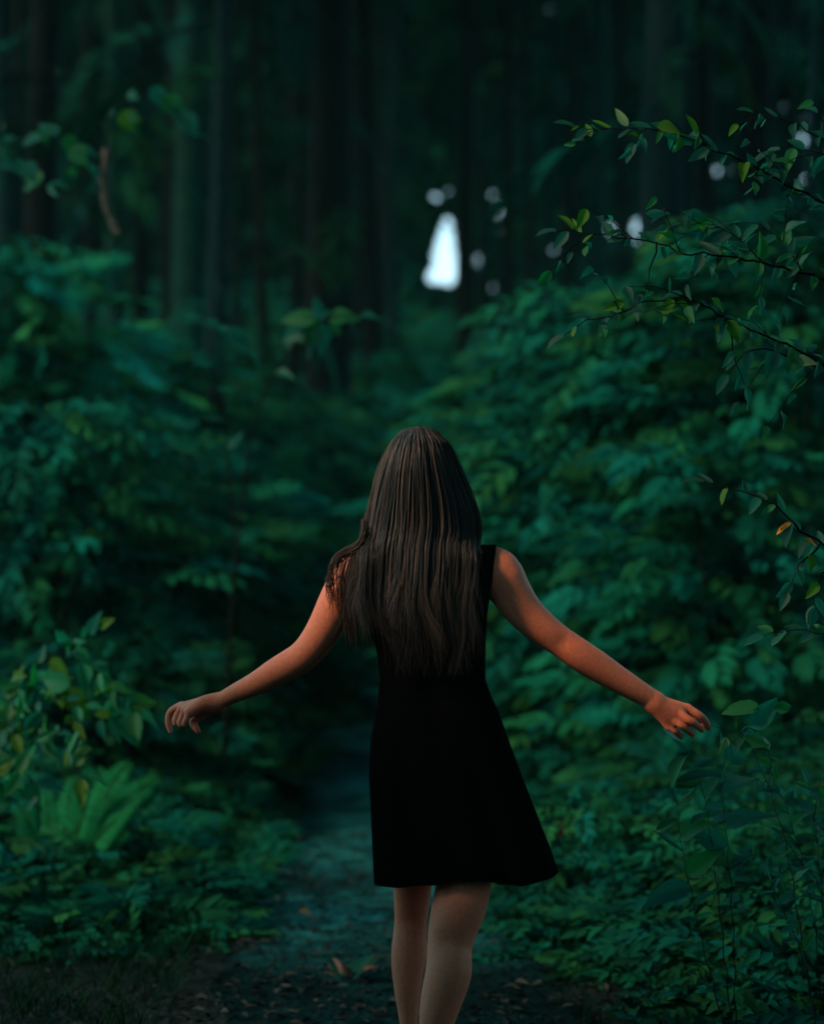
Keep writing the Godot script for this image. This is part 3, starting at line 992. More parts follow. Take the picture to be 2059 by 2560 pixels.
func make_far_forest() -> void:
	rng.seed = 77
	var xfs := []
	var cols := []
	while xfs.size() < 23000:
		var d := rng.randf_range(45.0, 62.0)
		var x := rng.randf_range(-0.27, 0.27) * d
		var y := height(x, -d) - 0.3 + 15.0 * pow(rng.randf(), 1.15)
		var p := Vector3(x, y, -d)
		var size := rng.randf_range(0.9, 1.5)
		if clear_of(p) < size * 1.05:
			continue
		var a := rng.randf() * TAU
		xfs.append(leaf_xf(p, Vector3(cos(a), rng.randf_range(-0.7, 0.3), sin(a)), tilt(Vector3(0, 0.7, 0.6), 0.5), size))
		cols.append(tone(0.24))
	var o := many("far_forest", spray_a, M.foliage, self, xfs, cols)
	tag(o, "far wall of dark forest foliage with small bright sky gaps", "forest")
	# single twigs that frame the openings
	var b := Buf.new()
	leaf_into(b, leaf_xf(Vector3(0, -0.5, 0), Vector3.UP, Vector3(0, 0, 1), 1.0), 0.6, 3, 2, Color.WHITE, 0.2)
	var one := finish(b)
	xfs = []
	cols = []
	var spots := []
	for g in GAP:
		spots.append(g)
		spots.append(g)
	spots.append_array(HOLES)
	for g in spots:
		for k in 1300:
			var d := rng.randf_range(46.0, 61.0)
			var s := K * d / FOCUS
			var a := rng.randf() * TAU
			var away: float = g[2] * s + 0.05 + 1.9 * pow(rng.randf(), 0.9)
			var p := Vector3((g[0] - 1029.5) * s + cos(a) * away, EYE + (1280.0 - g[1]) * s + sin(a) * away, -d)
			var size := rng.randf_range(0.14, 0.38)
			var free := clear_of(p)
			if free < size * 0.32 or p.y < height(p.x, p.z):
				continue
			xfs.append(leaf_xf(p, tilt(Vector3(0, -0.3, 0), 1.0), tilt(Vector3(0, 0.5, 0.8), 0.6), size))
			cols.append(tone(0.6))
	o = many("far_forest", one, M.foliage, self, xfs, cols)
	tag(o, "leafy twig ends framing the bright sky gap beyond the path", "forest")

func make_unseen_foliage() -> void:
	# unseen wood beside and behind the camera, added to block low sky light
	rng.seed = 79
	var xfs := []
	var cols := []
	while xfs.size() < 7500:
		var a := rng.randf_range(-0.15, PI + 0.15)
		var r := rng.randf_range(4.5, 11.0)
		var p := Vector3(cos(a) * r, 0, sin(a) * r - 2.0)
		if absf(p.x) < 1.1 + maxf(0.0, -p.z) * 0.24 + 1.2:
			if p.z < 3.0:
				continue
		if p.x < 0.0 and p.z > -4.0 and p.z < 2.5 and p.x > -2.0:
			continue
		p.y = (9.5 if p.x > -1.5 else 2.0) * pow(rng.randf(), 1.1)
		var b := rng.randf() * TAU
		xfs.append(leaf_xf(p, Vector3(cos(b), rng.randf_range(-0.6, 0.2), sin(b)), tilt(Vector3.UP, 0.4), rng.randf_range(0.8, 1.5)))
		cols.append(tone(0.8))
	# boughs added over the path, out of view, to cut the sky light
	for k in 2600:
		var p := Vector3(rng.randf_range(-2.2, 9.0), rng.randf_range(6.0, 9.0), rng.randf_range(-12.0, 10.0))
		var b := rng.randf() * TAU
		xfs.append(leaf_xf(p, Vector3(cos(b), rng.randf_range(-0.4, 0.1), sin(b)), tilt(Vector3.UP, 0.3), rng.randf_range(1.0, 1.7)))
		cols.append(tone(0.8))
	# an added hedge outside the view, shaped to shade the woman's legs
	for k in 6000:
		var z := rng.randf_range(-4.75, -2.6)
		var x := -rng.randf_range(maxf(1.3, 0.19 * -z + 0.42), 3.4)
		var p := Vector3(x, height(x, z) + (0.42 - 0.8 * x) * pow(rng.randf(), 0.8), z)
		var b := rng.randf() * TAU
		xfs.append(leaf_xf(p, Vector3(cos(b) - 0.3, rng.randf_range(-0.2, 0.4), sin(b)), tilt(Vector3.UP, 0.4), rng.randf_range(0.3, 0.5)))
		cols.append(tone(0.8))
	var o := many("unseen_foliage", spray_a, M.foliage, self, xfs, cols)
	tag(o, "unseen foliage added beside, behind and above the viewer to shade the scene", "forest")

func make_undergrowth() -> void:
	rng.seed = 78
	for part in [[12.0, 24.0, 5200, "knee high green undergrowth on the forest floor either side of the path"], [22.0, 46.0, 15000, "hazy green undergrowth covering the slope behind the woman up to the tree trunks"]]:
		var xfs := []
		var cols := []
		while xfs.size() < part[2]:
			var d: float = lerpf(part[0], part[1], pow(rng.randf(), 1.0))
			var x := rng.randf_range(-0.24, 0.24) * d
			var off := absf(x - path_x(d))
			if off < 0.75 and d < 31.0:
				continue
			var lump := 0.55 + 0.75 * bumps.get_noise_2d(x * 12.0, d * 12.0)
			var y := height(x, -d) + rng.randf() * maxf(0.1, lump) * (1.0 if d > 20.0 else 0.8) * smoothstep(0.4, 1.6, off + (1.0 if d > 26.0 else 0.0))
			var a := rng.randf() * TAU
			if d > 20.0 and clear_of(Vector3(x, y, -d)) < 0.45:
				continue
			xfs.append(leaf_xf(Vector3(x, y, -d), Vector3(cos(a), rng.randf_range(-0.1, 0.5), sin(a)), tilt(Vector3(0, 0.8, 0.4), 0.5), rng.randf_range(0.28, 0.55)))
			cols.append(tone(1.1 if d > 20.0 else 0.85))
		var o := many("undergrowth", spray_b, M.foliage, self, xfs, cols)
		tag(o, part[3], "undergrowth")

func make_trees() -> void:
	for r in [
		[822, 118, 24, "dark_bark", "broad black tree trunk left of the bright gap, the widest in the background", 8.0],
		[990, 30, 32, "grey_bark", "thin grey trunk just left of the bright gap, with light spots beside it", 9.5],
		[925, 58, 29, "dark_bark", "dark trunk between the broad black trunk and the thin grey one", 9.0],
		[1172, 46, 27, "dark_bark", "dark trunk just right of the bright gap", 9.0],
		[1268, 36, 31, "dark_bark", "second dark trunk right of the bright gap", 9.0],
		[1650, 116, 17, "grey_bark", "wide grey green trunk standing right, above the leafy twigs", 7.0],
		[2009, 20, 14, "pale_bark", "very thin pale stem near the top right corner", 6.0],
		[1367, 19, 27, "grey_bark", "slender grey stem between the gap and the wide grey trunk", 8.5],
		[1500, 52, 30, "mossy_bark", "mossy green trunk left of the wide grey trunk", 9.0],
		[482, 86, 23, "mossy_bark", "mossy green trunk at the top left, lit from above", 8.0],
		[545, 54, 18, "grey_bark", "grey trunk behind the mid left leaf spray, rising from the slope", 7.0],
		[655, 30, 25, "dark_bark", "thin black trunk left of the broad black trunk", 8.0],
		[285, 42, 25, "mossy_bark", "narrow mossy trunk above the pale hanging dead branch", 8.0],
		[110, 86, 20, "dark_bark", "thick dark trunk near the top left corner", 7.5],
		[1780, 52, 22, "dark_bark", "dark trunk right of the wide grey trunk, behind the upper twig", 8.0],
		[1900, 74, 25, "dark_bark", "thick dark trunk behind the upper right branches", 8.0],
		[368, 46, 28, "dark_bark", "dark trunk between the two mossy trunks at the left", 9.0],
		[735, 44, 34, "dark_bark", "far dark trunk close behind the left edge of the broad black one", 9.0],
		[1430, 40, 36, "dark_bark", "far dark trunk between the slender grey stem and the mossy trunk", 9.5],
		[20, 60, 27, "grey_bark", "grey trunk at the very left edge, above the shrubs", 8.5]]:
		make_tree(r[0], r[1], r[2], r[3], r[4], r[5])
	for r in [
		[60, 30, 33, "far thin black trunk left of the thick trunk in the top left corner"],
		[215, 28, 31, "far thin black trunk just right of the thick trunk in the top left corner"],
		[425, 30, 33, "far thin black trunk close left of the big mossy trunk"],
		[600, 30, 36, "far thin black trunk right of the grey trunk behind the leaf spray"],
		[775, 32, 39, "far thin black trunk showing at the left side of the broad black trunk"],
		[880, 28, 37, "far thin black trunk showing at the right side of the broad black trunk"],
		[955, 24, 40, "farthest thin black trunk, left of the thin grey one beside the gap"],
		[1215, 26, 38, "far thin black trunk between the two dark trunks right of the gap"],
		[1320, 28, 34, "far thin black trunk left of the slender grey stem"],
		[1560, 28, 35, "far thin black trunk between the mossy trunk and the wide grey green one"],
		[1720, 30, 37, "far thin black trunk at the right side of the wide grey green trunk"],
		[1845, 32, 34, "far thin black trunk between the two dark trunks behind the upper right twigs"],
		[1960, 36, 32, "far thin black trunk just left of the pale stem in the top right corner"]]:
		make_tree(r[0], r[1], r[2], "dark_bark", r[3], 9.5, "spruce_tree", 120)

func shrub_at(px: float, d: float, tall: float, wide: float, count: int, size: float, bright: float, label: String) -> void:
	var x := (px - 1029.5) * K * d / FOCUS
	make_shrub("shrub", label, ground_at(x, -d), tall, wide, count, size, bright)

func make_shrubs() -> void:
	shrub_at(10, 16.0, 3.1, 1.3, 494, 0.52, 1.5, "tall bright green shrub at the left edge below the arching twig")
	shrub_at(250, 17.5, 2.7, 1.4, 494, 0.50, 1.1, "tall green shrub below the pale hanging dead branch")
	shrub_at(470, 19.0, 2.4, 1.5, 494, 0.50, 0.95, "dark green shrub under the mid left leaf spray")
	shrub_at(690, 21.0, 2.1, 1.5, 456, 0.50, 0.85, "dim shrub on the slope at the foot of the broad black trunk")
	shrub_at(80, 12.5, 2.0, 1.0, 361, 0.42, 1.25, "leafy shrub at the left edge level with the woman's head")
	shrub_at(340, 14.0, 1.9, 1.1, 380, 0.43, 1.0, "rounded shrub on the left level with the woman's shoulders")
	shrub_at(600, 17.0, 1.6, 1.2, 380, 0.43, 0.85, "low shrub behind the woman's left elbow")
	shrub_at(290, 11.5, 0.85, 0.8, 209, 0.32, 0.7, "small shrub behind the woman's left hand")
	shrub_at(2010, 12.0, 2.9, 1.2, 456, 0.45, 1.25, "tall shrub at the right edge behind the beech twigs")
	shrub_at(1720, 13.0, 2.75, 1.3, 494, 0.49, 1.15, "tall green shrub below the wide grey trunk")
	shrub_at(1500, 16.0, 2.5, 1.4, 494, 0.50, 1.1, "green shrub to the right of the woman's head")
	shrub_at(1330, 19.0, 2.2, 1.4, 456, 0.50, 0.95, "dim shrub directly below the row of sky spots")
	shrub_at(1500, 13.0, 1.5, 0.9, 342, 0.40, 1.6, "bright leafy shrub just above the woman's right arm")
	shrub_at(1800, 11.5, 1.8, 0.8, 323, 0.40, 1.4, "broad leaved shrub above the woman's right hand")
	shrub_at(1350, 13.0, 1.0, 0.8, 228, 0.36, 1.0, "low shrub between the woman's right arm and her waist")
	shrub_at(830, 24.0, 2.0, 1.7, 475, 0.50, 1.0, "hazy shrub on the slope left of the woman's head")
	shrub_at(1060, 27.0, 2.1, 1.9, 494, 0.50, 1.05, "hazy shrub on the slope right above the woman's head")
	shrub_at(1260, 23.0, 1.9, 1.6, 456, 0.50, 1.0, "hazy shrub on the slope right of the woman's hair")
	shrub_at(1480, 9.0, 0.42, 0.5, 114, 0.22, 1.3, "low bright plant right of the dress under the right forearm")

func make_twigs() -> void:
	for k in 4:
		var b := Buf.new()
		leaf_into(b, Transform3D(), [0.5, 0.58, 0.4, 0.46][k], 13, 4, Color.WHITE, [0.15, 0.45, 0.3, -0.22][k], 0.006, [1.0, 0.6, 1.2, 0.8][k])
		near_leaf.append(finish(b))
	rng.seed = 90
	# the young beech at the right, whose trunk stands just outside the picture
	var foot := ground_at(1.42, -6.25)
	var t := thing("young_beech_tree", "young beech reaching in from the right edge with sharp dark twigs and toothed leaves", "tree", foot)
	var tb := Buf.new()
	tube(tb, [Vector3(0, -0.1, 0), Vector3(0.02, 1.0, 0), Vector3(-0.02, 2.2, 0.03), Vector3(0.03, 3.6, 0), Vector3(0.0, 5.0, 0.04)], [0.045, 0.034, 0.028, 0.018, 0.006], 9, Color.WHITE, 0.1)
	put("trunk", finish(tb), M.twig_bark, t)
	var mix := ["leaf_dark", "leaf_dark", "leaf_teal", "leaf_green", "leaf_dark", "leaf_dark", "leaf_teal", "leaf_lime", "leaf_green", "leaf_dark"]
	var up := make_branch(t, [[2490, 640, 6.25], [2200, 565, 6.2], [2039, 498, 6.1], [1944, 451, 6.05], [1861, 404, 6.0], [1778, 374, 5.95], [1718, 344, 5.95], [1623, 323, 5.9], [1505, 323, 5.9], [1433, 320, 5.9]], 0.0055, mix, 0.056, 0.04, 0.35, 0.25, "branch", "twig_bark", 7)
	set_leaves(up, t, [[1568, 316, 1535, 272, 5.9, "leaf_pale"], [1568, 337, 1620, 342, 5.9, "leaf_lime"], [1640, 316, 1705, 322, 5.9, "leaf_lime"], [1740, 335, 1722, 283, 5.95, "leaf_lime"], [1445, 315, 1428, 322, 5.9, "leaf_lime"], [1745, 340, 1738, 372, 5.95, "leaf_green"]])
	make_branch(t, [[2490, 560, 6.3], [2180, 420, 6.3], [2040, 340, 6.25], [1960, 300, 6.2], [1880, 282, 6.15]], 0.0045, mix, 0.05, 0.04, 0.35, 0.25, "branch", "twig_bark", 4)
	make_branch(t, [[2470, 520, 6.2], [2250, 480, 6.15], [2080, 395, 6.1], [1990, 372, 6.1], [1930, 380, 6.1]], 0.0045, mix, 0.06, 0.04, 0.3, 0.25, "branch", "twig_bark", 4)
	var low := make_branch(t, [[2480, 860, 6.25], [2240, 760, 6.15], [2059, 697, 6.05], [1928, 663, 5.95], [1850, 647, 5.9], [1752, 633, 5.85], [1705, 637, 5.85], [1654, 610, 5.85], [1537, 592, 5.85], [1458, 581, 5.85], [1388, 575, 5.85]], 0.006, mix, 0.055, 0.042, 0.4, 0.25, "branch", "twig_bark", 7)
	set_leaves(low, t, [[1643, 600, 1668, 565, 5.85, "leaf_lime"], [1600, 598, 1650, 575, 5.85, "leaf_teal"], [1432, 574, 1400, 528, 5.85, "leaf_lime"], [1560, 596, 1510, 600, 5.85, "leaf_dark"]])
	make_branch(t, [[1640, 608, 5.85], [1634, 640, 5.85], [1621, 690, 5.85], [1606, 742, 5.87]], 0.003, ["leaf_dark"], 0.04, 0.2, 0.95)
	make_branch(t, [[1905, 660, 5.95], [1850, 600, 5.95], [1790, 565, 5.95], [1720, 560, 5.95]], 0.0025, mix, 0.06, 0.028, 0.1, 0.4, "branch", "twig_bark", 4)
	make_branch(t, [[2000, 680, 6.0], [1960, 610, 6.0], [1890, 560, 6.0], [1830, 560, 6.0]], 0.0025, mix, 0.06, 0.03, 0.1, 0.4, "branch", "twig_bark", 4)
	var mid := make_branch(t, [[2480, 1080, 6.3], [2200, 970, 6.2], [2059, 912, 6.1], [1979, 867, 6.05], [1920, 844, 6.0], [1803, 789, 5.95], [1752, 761, 5.9], [1713, 742, 5.9], [1654, 753, 5.9], [1599, 757, 5.9], [1548, 785, 5.9], [1458, 804, 5.9], [1412, 838, 5.9]], 0.0055, mix, 0.055, 0.04, 0.4, 0.25, "branch", "twig_bark", 8)
	set_leaves(mid, t, [[1690, 757, 1745, 785, 5.9, "leaf_lime"], [1775, 745, 1812, 778, 5.95, "leaf_lime"], [1560, 755, 1508, 775, 5.9, "leaf_lime"], [1815, 800, 1850, 850, 5.95, "leaf_lime"], [1980, 905, 2040, 900, 6.05, "leaf_pale"], [2015, 875, 2050, 862, 6.05, "leaf_teal"]])
	make_branch(t, [[1806, 790, 5.95], [1830, 850, 5.95], [1835, 900, 5.96], [1862, 968, 5.97]], 0.003, mix, 0.06, 0.03, 0.1, 0.8)
	make_branch(t, [[2059, 925, 6.1], [1971, 890, 6.05], [1897, 871, 6.0], [1850, 890, 6.0], [1822, 935, 6.0]], 0.004, mix, 0.06, 0.035, 0.2, 0.6)
	var gold := make_branch(t, [[2440, 1560, 6.2], [2180, 1440, 6.15], [2051, 1358, 6.1], [1986, 1315, 6.05], [1951, 1273, 6.0], [1911, 1250, 6.0], [1840, 1225, 6.0], [1760, 1205, 6.0]], 0.006, mix, 0.058, 0.035, 0.35, 0.5)
	set_leaves(gold, t, [[1975, 1308, 1936, 1330, 6.03, "leaf_yellow"]], 1.0, "orange yellow turned leaf")
	set_leaves(gold, t, [[2012, 1345, 2040, 1362, 6.06, "leaf_yellow"]], 0.7, "small orange yellow turned leaf")
	make_branch(t, [[2051, 1358, 6.1], [2010, 1400, 6.08], [1985, 1430, 6.05], [1970, 1480, 6.03]], 0.003, mix, 0.055, 0.03, 0.05, 0.5)
	make_branch(t, [[2120, 1380, 6.15], [2060, 1430, 6.12], [2040, 1470, 6.1], [2035, 1520, 6.1]], 0.003, mix, 0.06, 0.03, 0.05, 0.5)
	make_branch(t, [[2430, 1700, 6.2], [2200, 1620, 6.15], [2059, 1585, 6.1], [1980, 1575, 6.08], [1905, 1588, 6.05]], 0.004, ["leaf_teal", "leaf_teal", "leaf_dark", "leaf_green"], 0.06, 0.04, 0.4, 0.1)
	# the plant whose twig the woman holds
	foot = ground_at(1.02, -6.0)
	t = thing("leafy_twig", "slender leafy stem whose tip is held in the woman's right hand", "plant", foot)
	var held := make_branch(t, [[2075, 2780, 6.0], [2010, 2400, 6.0], [1960, 2100, 6.0], [1905, 1930, 6.0], [1868, 1860, 6.0], [1845, 1835, 6.0], [1812, 1826, 6.0], [1790, 1815, 6.0], [1768, 1813, 6.0]], 0.0026, ["leaf_dark", "leaf_teal"], 0.05, 0.12, 0.55, 0.3, "branch", "twig_bark")
	set_leaves(held, t, [[1898, 1768, 1800, 1778, 6.0, "leaf_green"], [1868, 1816, 1955, 1752, 6.0, "leaf_teal"], [1932, 1772, 1988, 1764, 6.02, "leaf_green"], [1812, 1842, 1805, 1887, 5.98, "leaf_pale"], [1845, 1850, 1918, 1868, 6.0, "leaf_green"], [1855, 1822, 1895, 1862, 6.0, "leaf_teal"], [1838, 1822, 1833, 1800, 6.0, "leaf_lime"], [1852, 1830, 1872, 1812, 6.0, "leaf_dark"], [1826, 1858, 1826, 1912, 6.0, "leaf_teal"]])
	foot = ground_at(0.8, -6.25)
	t = thing("leafy_plant", "low plant with broad teal leaves right under the woman's right hand", "plant", foot)
	for r in [[[1840, 2680, 6.25], [1800, 2300, 6.25], [1770, 2050, 6.2], [1740, 1920, 6.15], [1700, 1880, 6.1]], [[1840, 2680, 6.25], [1830, 2300, 6.25], [1810, 2050, 6.2], [1800, 1950, 6.15], [1810, 1890, 6.1]], [[1840, 2680, 6.25], [1760, 2380, 6.25], [1700, 2100, 6.2], [1690, 1990, 6.15]]]:
		make_branch(t, r, 0.0022, ["leaf_teal", "leaf_teal", "leaf_green"], 0.11, 0.05, 0.6, 0.3, "branch", "twig_bark")
	foot = ground_at(1.12, -6.5)
	t = thing("leafy_plant", "low plant with dark stems and small upright leaves at the right edge", "plant", foot)
	for r in [[[2060, 2650, 6.5], [2040, 2350, 6.45], [1990, 2100, 6.4], [1940, 1960, 6.4], [1900, 1930, 6.35]], [[2060, 2650, 6.5], [2060, 2350, 6.45], [2040, 2100, 6.4], [2020, 1960, 6.4]], [[2060, 2650, 6.5], [2000, 2380, 6.4], [1930, 2220, 6.4], [1880, 2150, 6.4]]]:
		make_branch(t, r, 0.0022, ["leaf_teal", "leaf_dark", "leaf_green"], 0.055, 0.03, 0.55, 0.1, "branch", "twig_bark", 4)
	# left side, a little behind the woman
	foot = ground_at(-1.69, -8.5)
	t = thing("hazel_bush", "leafy bush at the lower left with long drooping leaves, left of the woman's hand", "shrub", foot)
	var lit := ["leaf_sunlit", "leaf_green", "leaf_sunlit", "leaf_lime", "leaf_teal"]  # the brightest leaves of this bush carry painted sunlight in their green
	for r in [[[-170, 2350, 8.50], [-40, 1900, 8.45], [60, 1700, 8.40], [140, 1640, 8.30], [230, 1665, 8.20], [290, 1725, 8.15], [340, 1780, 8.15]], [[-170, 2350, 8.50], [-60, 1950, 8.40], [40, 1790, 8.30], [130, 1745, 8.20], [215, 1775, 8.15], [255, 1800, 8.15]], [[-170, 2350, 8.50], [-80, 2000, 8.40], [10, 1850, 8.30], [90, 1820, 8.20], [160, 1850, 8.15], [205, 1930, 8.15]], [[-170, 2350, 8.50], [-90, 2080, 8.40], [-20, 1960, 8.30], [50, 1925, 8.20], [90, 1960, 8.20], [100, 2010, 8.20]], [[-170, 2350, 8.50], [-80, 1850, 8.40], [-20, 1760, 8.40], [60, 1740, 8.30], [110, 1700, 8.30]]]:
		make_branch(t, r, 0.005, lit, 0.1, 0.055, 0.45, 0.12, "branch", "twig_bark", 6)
	var drop := t.get_node("branch") as Node3D
	set_leaves(drop, t, [[188, 1620, 232, 1665, 8.30, "leaf_sunlit"], [236, 1655, 285, 1700, 8.20, "leaf_sunlit"], [240, 1690, 290, 1752, 8.20, "leaf_sunlit"], [274, 1782, 332, 1870, 8.15, "leaf_sunlit"], [320, 1740, 352, 1806, 8.15, "leaf_sunlit"], [175, 1713, 100, 1695, 8.20, "leaf_sunlit"], [160, 1720, 225, 1795, 8.20, "leaf_lime"], [66, 1955, 102, 2008, 8.20, "leaf_sunlit"]], 1.3)
	set_leaves(drop, t, [[92, 1915, 101, 1932, 8.20, "leaf_brown"]], 1.4, "withered pinkish leaf")
	# thin saplings reaching in high on the left, behind the shrubs
	foot = ground_at(-3.25, -11.4)
	t = thing("hazel_sapling", "thin sapling at the upper left, arching twigs with few drooping leaves", "tree", foot)
	tb = Buf.new()
	tube(tb, [Vector3(0, -0.1, 0), Vector3(0.05, 1.6, 0), Vector3(-0.05, 3.2, 0), Vector3(0, 4.6, 0)], [0.03, 0.024, 0.015, 0.006], 7, Color.WHITE, 0.1)
	put("trunk", finish(tb), M.twig_bark, t)
	var o := make_branch(t, [[-640, 700, 11.4], [-300, 480, 11.2], [-60, 380, 11.0], [48, 345, 11.0], [120, 320, 11.0], [180, 360, 11.0], [218, 405, 11.0]], 0.008, ["leaf_teal", "leaf_green"], 0.1, 0.16, 0.5, 0.3)
	set_leaves(o, t, [[115, 340, 50, 350, 11.0, "leaf_teal"], [150, 335, 95, 322, 11.0, "leaf_teal"], [160, 340, 190, 380, 11.0, "leaf_green"], [180, 365, 218, 412, 11.0, "leaf_green"], [172, 420, 190, 448, 11.0, "leaf_green"]], 1.8)
	o = make_branch(t, [[-640, 740, 11.4], [-300, 560, 11.2], [-80, 420, 11.0], [20, 405, 11.0], [80, 440, 11.0], [125, 460, 11.0]], 0.008, ["leaf_teal"], 0.09, 0.18, 0.5, 0.3)
	set_leaves(o, t, [[-10, 410, 60, 420, 11.0, "leaf_teal"], [50, 415, 105, 445, 11.0, "leaf_teal"], [110, 440, 48, 462, 11.0, "leaf_green"]], 1.7)
	o = make_branch(t, [[-640, 520, 11.4], [-200, 330, 11.0], [100, 310, 10.8], [240, 310, 10.8], [305, 285, 10.8], [335, 310, 10.8]], 0.006, ["leaf_dark"], 0.06, 0.4, 0.7, 0.3)
	set_leaves(o, t, [[302, 280, 345, 330, 10.8, "leaf_lime"], [320, 232, 342, 246, 10.8, "leaf_teal"], [318, 288, 348, 300, 10.8, "leaf_green"]], 1.8)
	o = make_branch(t, [[-640, 460, 11.4], [-100, 200, 11.0], [200, 170, 10.8], [370, 215, 10.8], [430, 265, 10.8], [495, 335, 10.8]], 0.006, ["leaf_dark"], 0.06, 0.5, 0.7, 0.3)
	set_leaves(o, t, [[375, 218, 422, 268, 10.8, "leaf_teal"], [405, 240, 455, 290, 10.8, "leaf_green"], [430, 265, 480, 318, 10.8, "leaf_teal"], [450, 285, 500, 336, 10.8, "leaf_teal"]], 1.9)
	# the pale dead branch that hangs below it
	t = thing("dead_branch", "pale reddish knobbly dead branch hanging upright over the left shrubs", "branch", at(285, 585, 11.1))
	tb = Buf.new()
	var line := []
	var thick := []
	for k in 23:
		var s := k / 22.0
		line.append(at(lookup([[380, 268], [440, 260], [490, 262], [530, 270], [560, 284], [585, 298]], 372 + 212 * s, 1), 372 + 212 * s, 11.1) - t.position)
		thick.append(0.009 + 0.011 * absf(sin(s * 11.0 + 1.0)) + 0.003 * sin(s * 37.0))
	tube(tb, line, thick, 9, Color.WHITE, 0.5)
	put("wood", finish(tb), M.dead_wood, t)
	tb = Buf.new()
	tube(tb, [line[0], at(262, 345, 11.05) - t.position, at(248, 312, 10.85) - t.position], [0.005, 0.004, 0.004], 6, Color.WHITE)
	put("bough", finish(tb), M.twig_bark, t)
	# the leaf spray in the middle left
	foot = ground_at(-1.15, -11.0)
	t = thing("hazel_sapling", "small sapling left of the woman's head with one bright leaf spray", "tree", foot)
	o = make_branch(t, [[560, 1900, 11.0], [590, 1400, 11.0], [640, 1050, 10.9], [720, 880, 10.8], [790, 810, 10.7], [840, 790, 10.7], [898, 790, 10.7]], 0.012, ["leaf_teal", "leaf_dark"], 0.11, 0.1, 0.78, 0.2)
	set_leaves(o, t, [[800, 800, 778, 742, 10.7, "leaf_teal"], [790, 792, 705, 815, 10.7, "leaf_green"], [820, 800, 900, 788, 10.7, "leaf_green"], [800, 800, 735, 855, 10.7, "leaf_green"], [800, 805, 815, 890, 10.7, "leaf_teal"], [770, 815, 700, 850, 10.7, "leaf_teal"], [830, 800, 842, 845, 10.7, "leaf_green"]], 1.5)
	o = make_branch(t, [[590, 1400, 11.0], [560, 1050, 11.0], [520, 850, 11.0], [560, 810, 11.0], [620, 870, 11.0]], 0.007, ["leaf_teal", "leaf_dark"], 0.1, 0.12, 0.4, 0.4)
	set_leaves(o, t, [[515, 800, 560, 840, 11.0, "leaf_teal"], [565, 820, 622, 880, 11.0, "leaf_teal"]], 1.2)

func spread(d0: float, d1: float, x0: float, x1: float, count: int, from: float, to: float, bias := 1.0) -> Array:
	var out := []
	var tries := 0
	while out.size() < count and tries < count * 40:
		tries += 1
		var d := lerpf(d0, d1, pow(rng.randf(), bias))
		var x := rng.randf_range(x0, x1) * (0.4 + d / 10.0)
		var off := absf(x - path_x(d))
		if off < from or off > to:
			continue
		out.append(ground_at(x, -d) + Vector3(0, 0.022, 0))
	return out

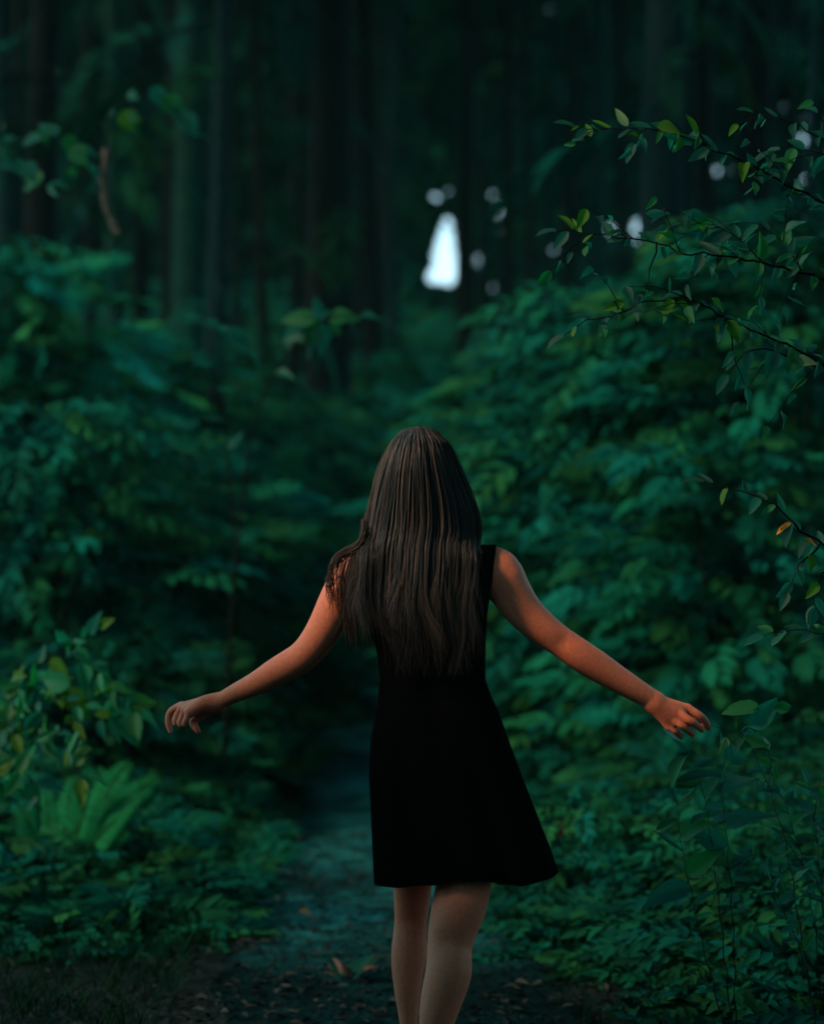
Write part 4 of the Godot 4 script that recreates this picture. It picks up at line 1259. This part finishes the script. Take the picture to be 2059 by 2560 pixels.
func make_floor() -> void:
	rng.seed = 300
	make_grass("soft dark grass along the left side of the path", spread(6.4, 13.0, -2.2, 0.0, 4200, 0.6, 9.0), 0.1, 0.25)
	make_grass("thin dark grass at the right side of the path", spread(6.4, 13.0, 0.0, 2.2, 2200, 0.5, 9.0), 0.08, 0.22)
	make_low_leaves("ground_cover", "small green ground plants right of the woman's legs", spread(8.0, 13.0, 0.2, 2.0, 2600, 0.62, 9.0), 0.075, 0.75)
	make_low_leaves("ground_cover", "small green ground plants among the grass at the left", spread(8.2, 13.0, -2.0, 0.0, 1500, 0.66, 9.0), 0.075, 0.75)
	for side in [[1, 3000, "bank of small leaved plants rising at the right of the woman's legs"], [-1, 2400, "fine leaved plants covering the ground at the left of the path"]]:
		var xfs := []
		var cols := []
		while xfs.size() < side[1]:
			var d := rng.randf_range(6.3, 11.5)
			var off := rng.randf_range(0.45 if side[0] > 0 else 0.62, 2.2)
			var x: float = path_x(d) + side[0] * off
			var h: float = lerpf(0.06, 0.5 if side[0] > 0 else 0.3, smoothstep(0.45, 1.3, off)) * smoothstep(7.7, 9.3, d + (0.1 + 1.9 * smoothstep(0.5, 1.0, x) if side[0] > 0 else 0.0) + 0.6 * bumps.get_noise_2d(x * 30.0, d * 30.0))
			h *= 0.75 + 0.7 * bumps.get_noise_2d(x * 40.0, d * 40.0)
			if h < 0.015:
				continue
			var a := rng.randf() * TAU
			xfs.append(leaf_xf(ground_at(x, -d) + Vector3(0, h * rng.randf(), 0), Vector3(cos(a), rng.randf_range(0.0, 0.6), sin(a)), tilt(Vector3(0, 0.8, 0.4), 0.5), rng.randf_range(0.13, 0.27)))
			cols.append(tone(0.95))
		var o := many("ground_cover", spray_b if side[0] > 0 else spray_a, M.foliage, self, xfs, cols)
		tag(o, side[2], "ground plants")
	make_low_leaves("leaf_litter", "dark fallen leaves strewn over the path and forest floor", spread(3.6, 11.0, -1.6, 1.6, 11000, 0.0, 9.0, 1.2), 0.04, 1.0, 0.4)
	for r in [[748, 2298, 8.72, "leaf_rust", 0.045, "single small orange leaf lying on the pale part of the path"], [887, 2428, 7.75, "leaf_brown", 0.024, "upper right of two pinkish brown leaves by the woman's left calf"], [826, 2440, 7.67, "leaf_brown", 0.024, "left one of two pinkish brown leaves by the woman's left calf"], [1399, 2098, 9.4, "leaf_rust", 0.07, "upright narrow orange leaf low behind the right edge of the dress"]]:
		var p := at(r[0], r[1], r[2])
		var q := ground_at(p.x, p.z) + Vector3(0, 0.03, 0)
		if r[1] < 2200:
			q = p
		var o := put("fallen_leaf", near_leaf[1], M[r[3]], self, leaf_xf(q, Vector3(0.8, 0.15, 0.3) if r[1] > 2200 else Vector3(0.1, 1, 0), Vector3(0.1, 0.9, 0.5), r[4]))
		tag(o, r[5], "leaf")
	# the crumpled dead plant on the ground left of the calf
	var t := thing("withered_plant", "curled withered grey plant on the dark ground left of the woman's calf", "plant", ground_at(-0.2, -7.5) + Vector3(0, 0.015, 0))
	for k in 9:
		var a := TAU * k / 9.0 + 0.3 * k
		put("leaf", near_leaf[k % 4], M.leaf_brown if k % 4 == 0 else M.leaf_dark, t, leaf_xf(Vector3(cos(a) * 0.03, 0.02, sin(a) * 0.03), Vector3(cos(a), rng.randf_range(0.2, 1.3), sin(a)), tilt(Vector3(0, 1, 0.4), 0.5), rng.randf_range(0.05, 0.1)))

# ---------------------------------------------------------------- all of it
func _ready() -> void:
	var cam := Camera3D.new()
	cam.name = "camera"
	var lens := CameraAttributesPhysical.new()
	lens.frustum_focal_length = 56.74
	lens.frustum_focus_distance = FOCUS
	lens.exposure_aperture = 1.3
	lens.frustum_near = 0.05
	lens.frustum_far = 400.0
	cam.attributes = lens
	cam.position = Vector3(0, EYE, 0)
	cam.fov = 23.88
	cam.near = 0.05
	cam.far = 400.0
	add_child(cam)
	cam.current = true

	var air := WorldEnvironment.new()
	air.name = "air"
	var e := Environment.new()
	e.background_mode = Environment.BG_SKY
	e.sky = Sky.new()
	var sky := ProceduralSkyMaterial.new()
	sky.sky_top_color = Color(0.42, 0.76, 0.84)
	sky.sky_energy_multiplier = 0.9
	sky.sky_horizon_color = Color(0.80, 0.93, 1.0)
	sky.sky_curve = 0.2
	sky.ground_bottom_color = Color(0.05, 0.06, 0.06)
	sky.ground_horizon_color = Color(0.1, 0.12, 0.12)
	e.sky.sky_material = sky
	e.tonemap_mode = Environment.TONE_MAPPER_LINEAR
	e.tonemap_exposure = 2.5
	e.sdfgi_enabled = true
	e.ssao_enabled = true
	e.ssil_enabled = true
	e.fog_enabled = true
	e.fog_density = 0.00035
	e.fog_light_color = Color(0.5, 0.95, 0.9)
	air.environment = e
	add_child(air)

	var sun := DirectionalLight3D.new()
	sun.name = "sun"
	sun.light_color = Color(1.0, 0.84, 0.68)
	sun.light_energy = 0.5
	sun.light_angular_distance = 10.0
	sun.shadow_enabled = true
	sun.look_at_from_position(Vector3(-7.5, 6.2, 4.0), Vector3.ZERO)
	add_child(sun)

	bumps.noise_type = FastNoiseLite.TYPE_SIMPLEX_SMOOTH
	bumps.seed = 5
	bumps.frequency = 0.06
	bumps.fractal_octaves = 3
	fine.noise_type = FastNoiseLite.TYPE_SIMPLEX_SMOOTH
	fine.seed = 9
	fine.frequency = 0.06
	make_materials()
	spray_a = spray(1, 15, 0.24, 0.46, 0.25)
	spray_b = spray(2, 13, 0.27, 0.5, 0.4)
	spray_fir = spray(3, 26, 0.3, 0.2, 0.35)

	make_ground()
	make_path()
	make_trees()
	make_far_forest()
	make_unseen_foliage()
	make_undergrowth()
	make_shrubs()
	make_floor_last()

func make_floor_last() -> void:
	make_twigs()
	make_floor()
	rng.seed = 400
	var fx := at(150, 2090, 9.2)
	var base := ground_at(fx.x, fx.z)
	var aims := []
	for r in [[405, 1938], [262, 1915], [325, 2030], [185, 1935], [110, 1965], [40, 2010], [330, 1900], [360, 1985], [290, 1960], [350, 2060], [230, 2090], [-20, 2070]]:
		aims.append(at(r[0], r[1], 9.2 + rng.randf_range(-0.25, 0.25)) - base)
	make_fern("large bright fern at the lower left with fronds pointing right", base, aims, 1.5)
	make_woman()
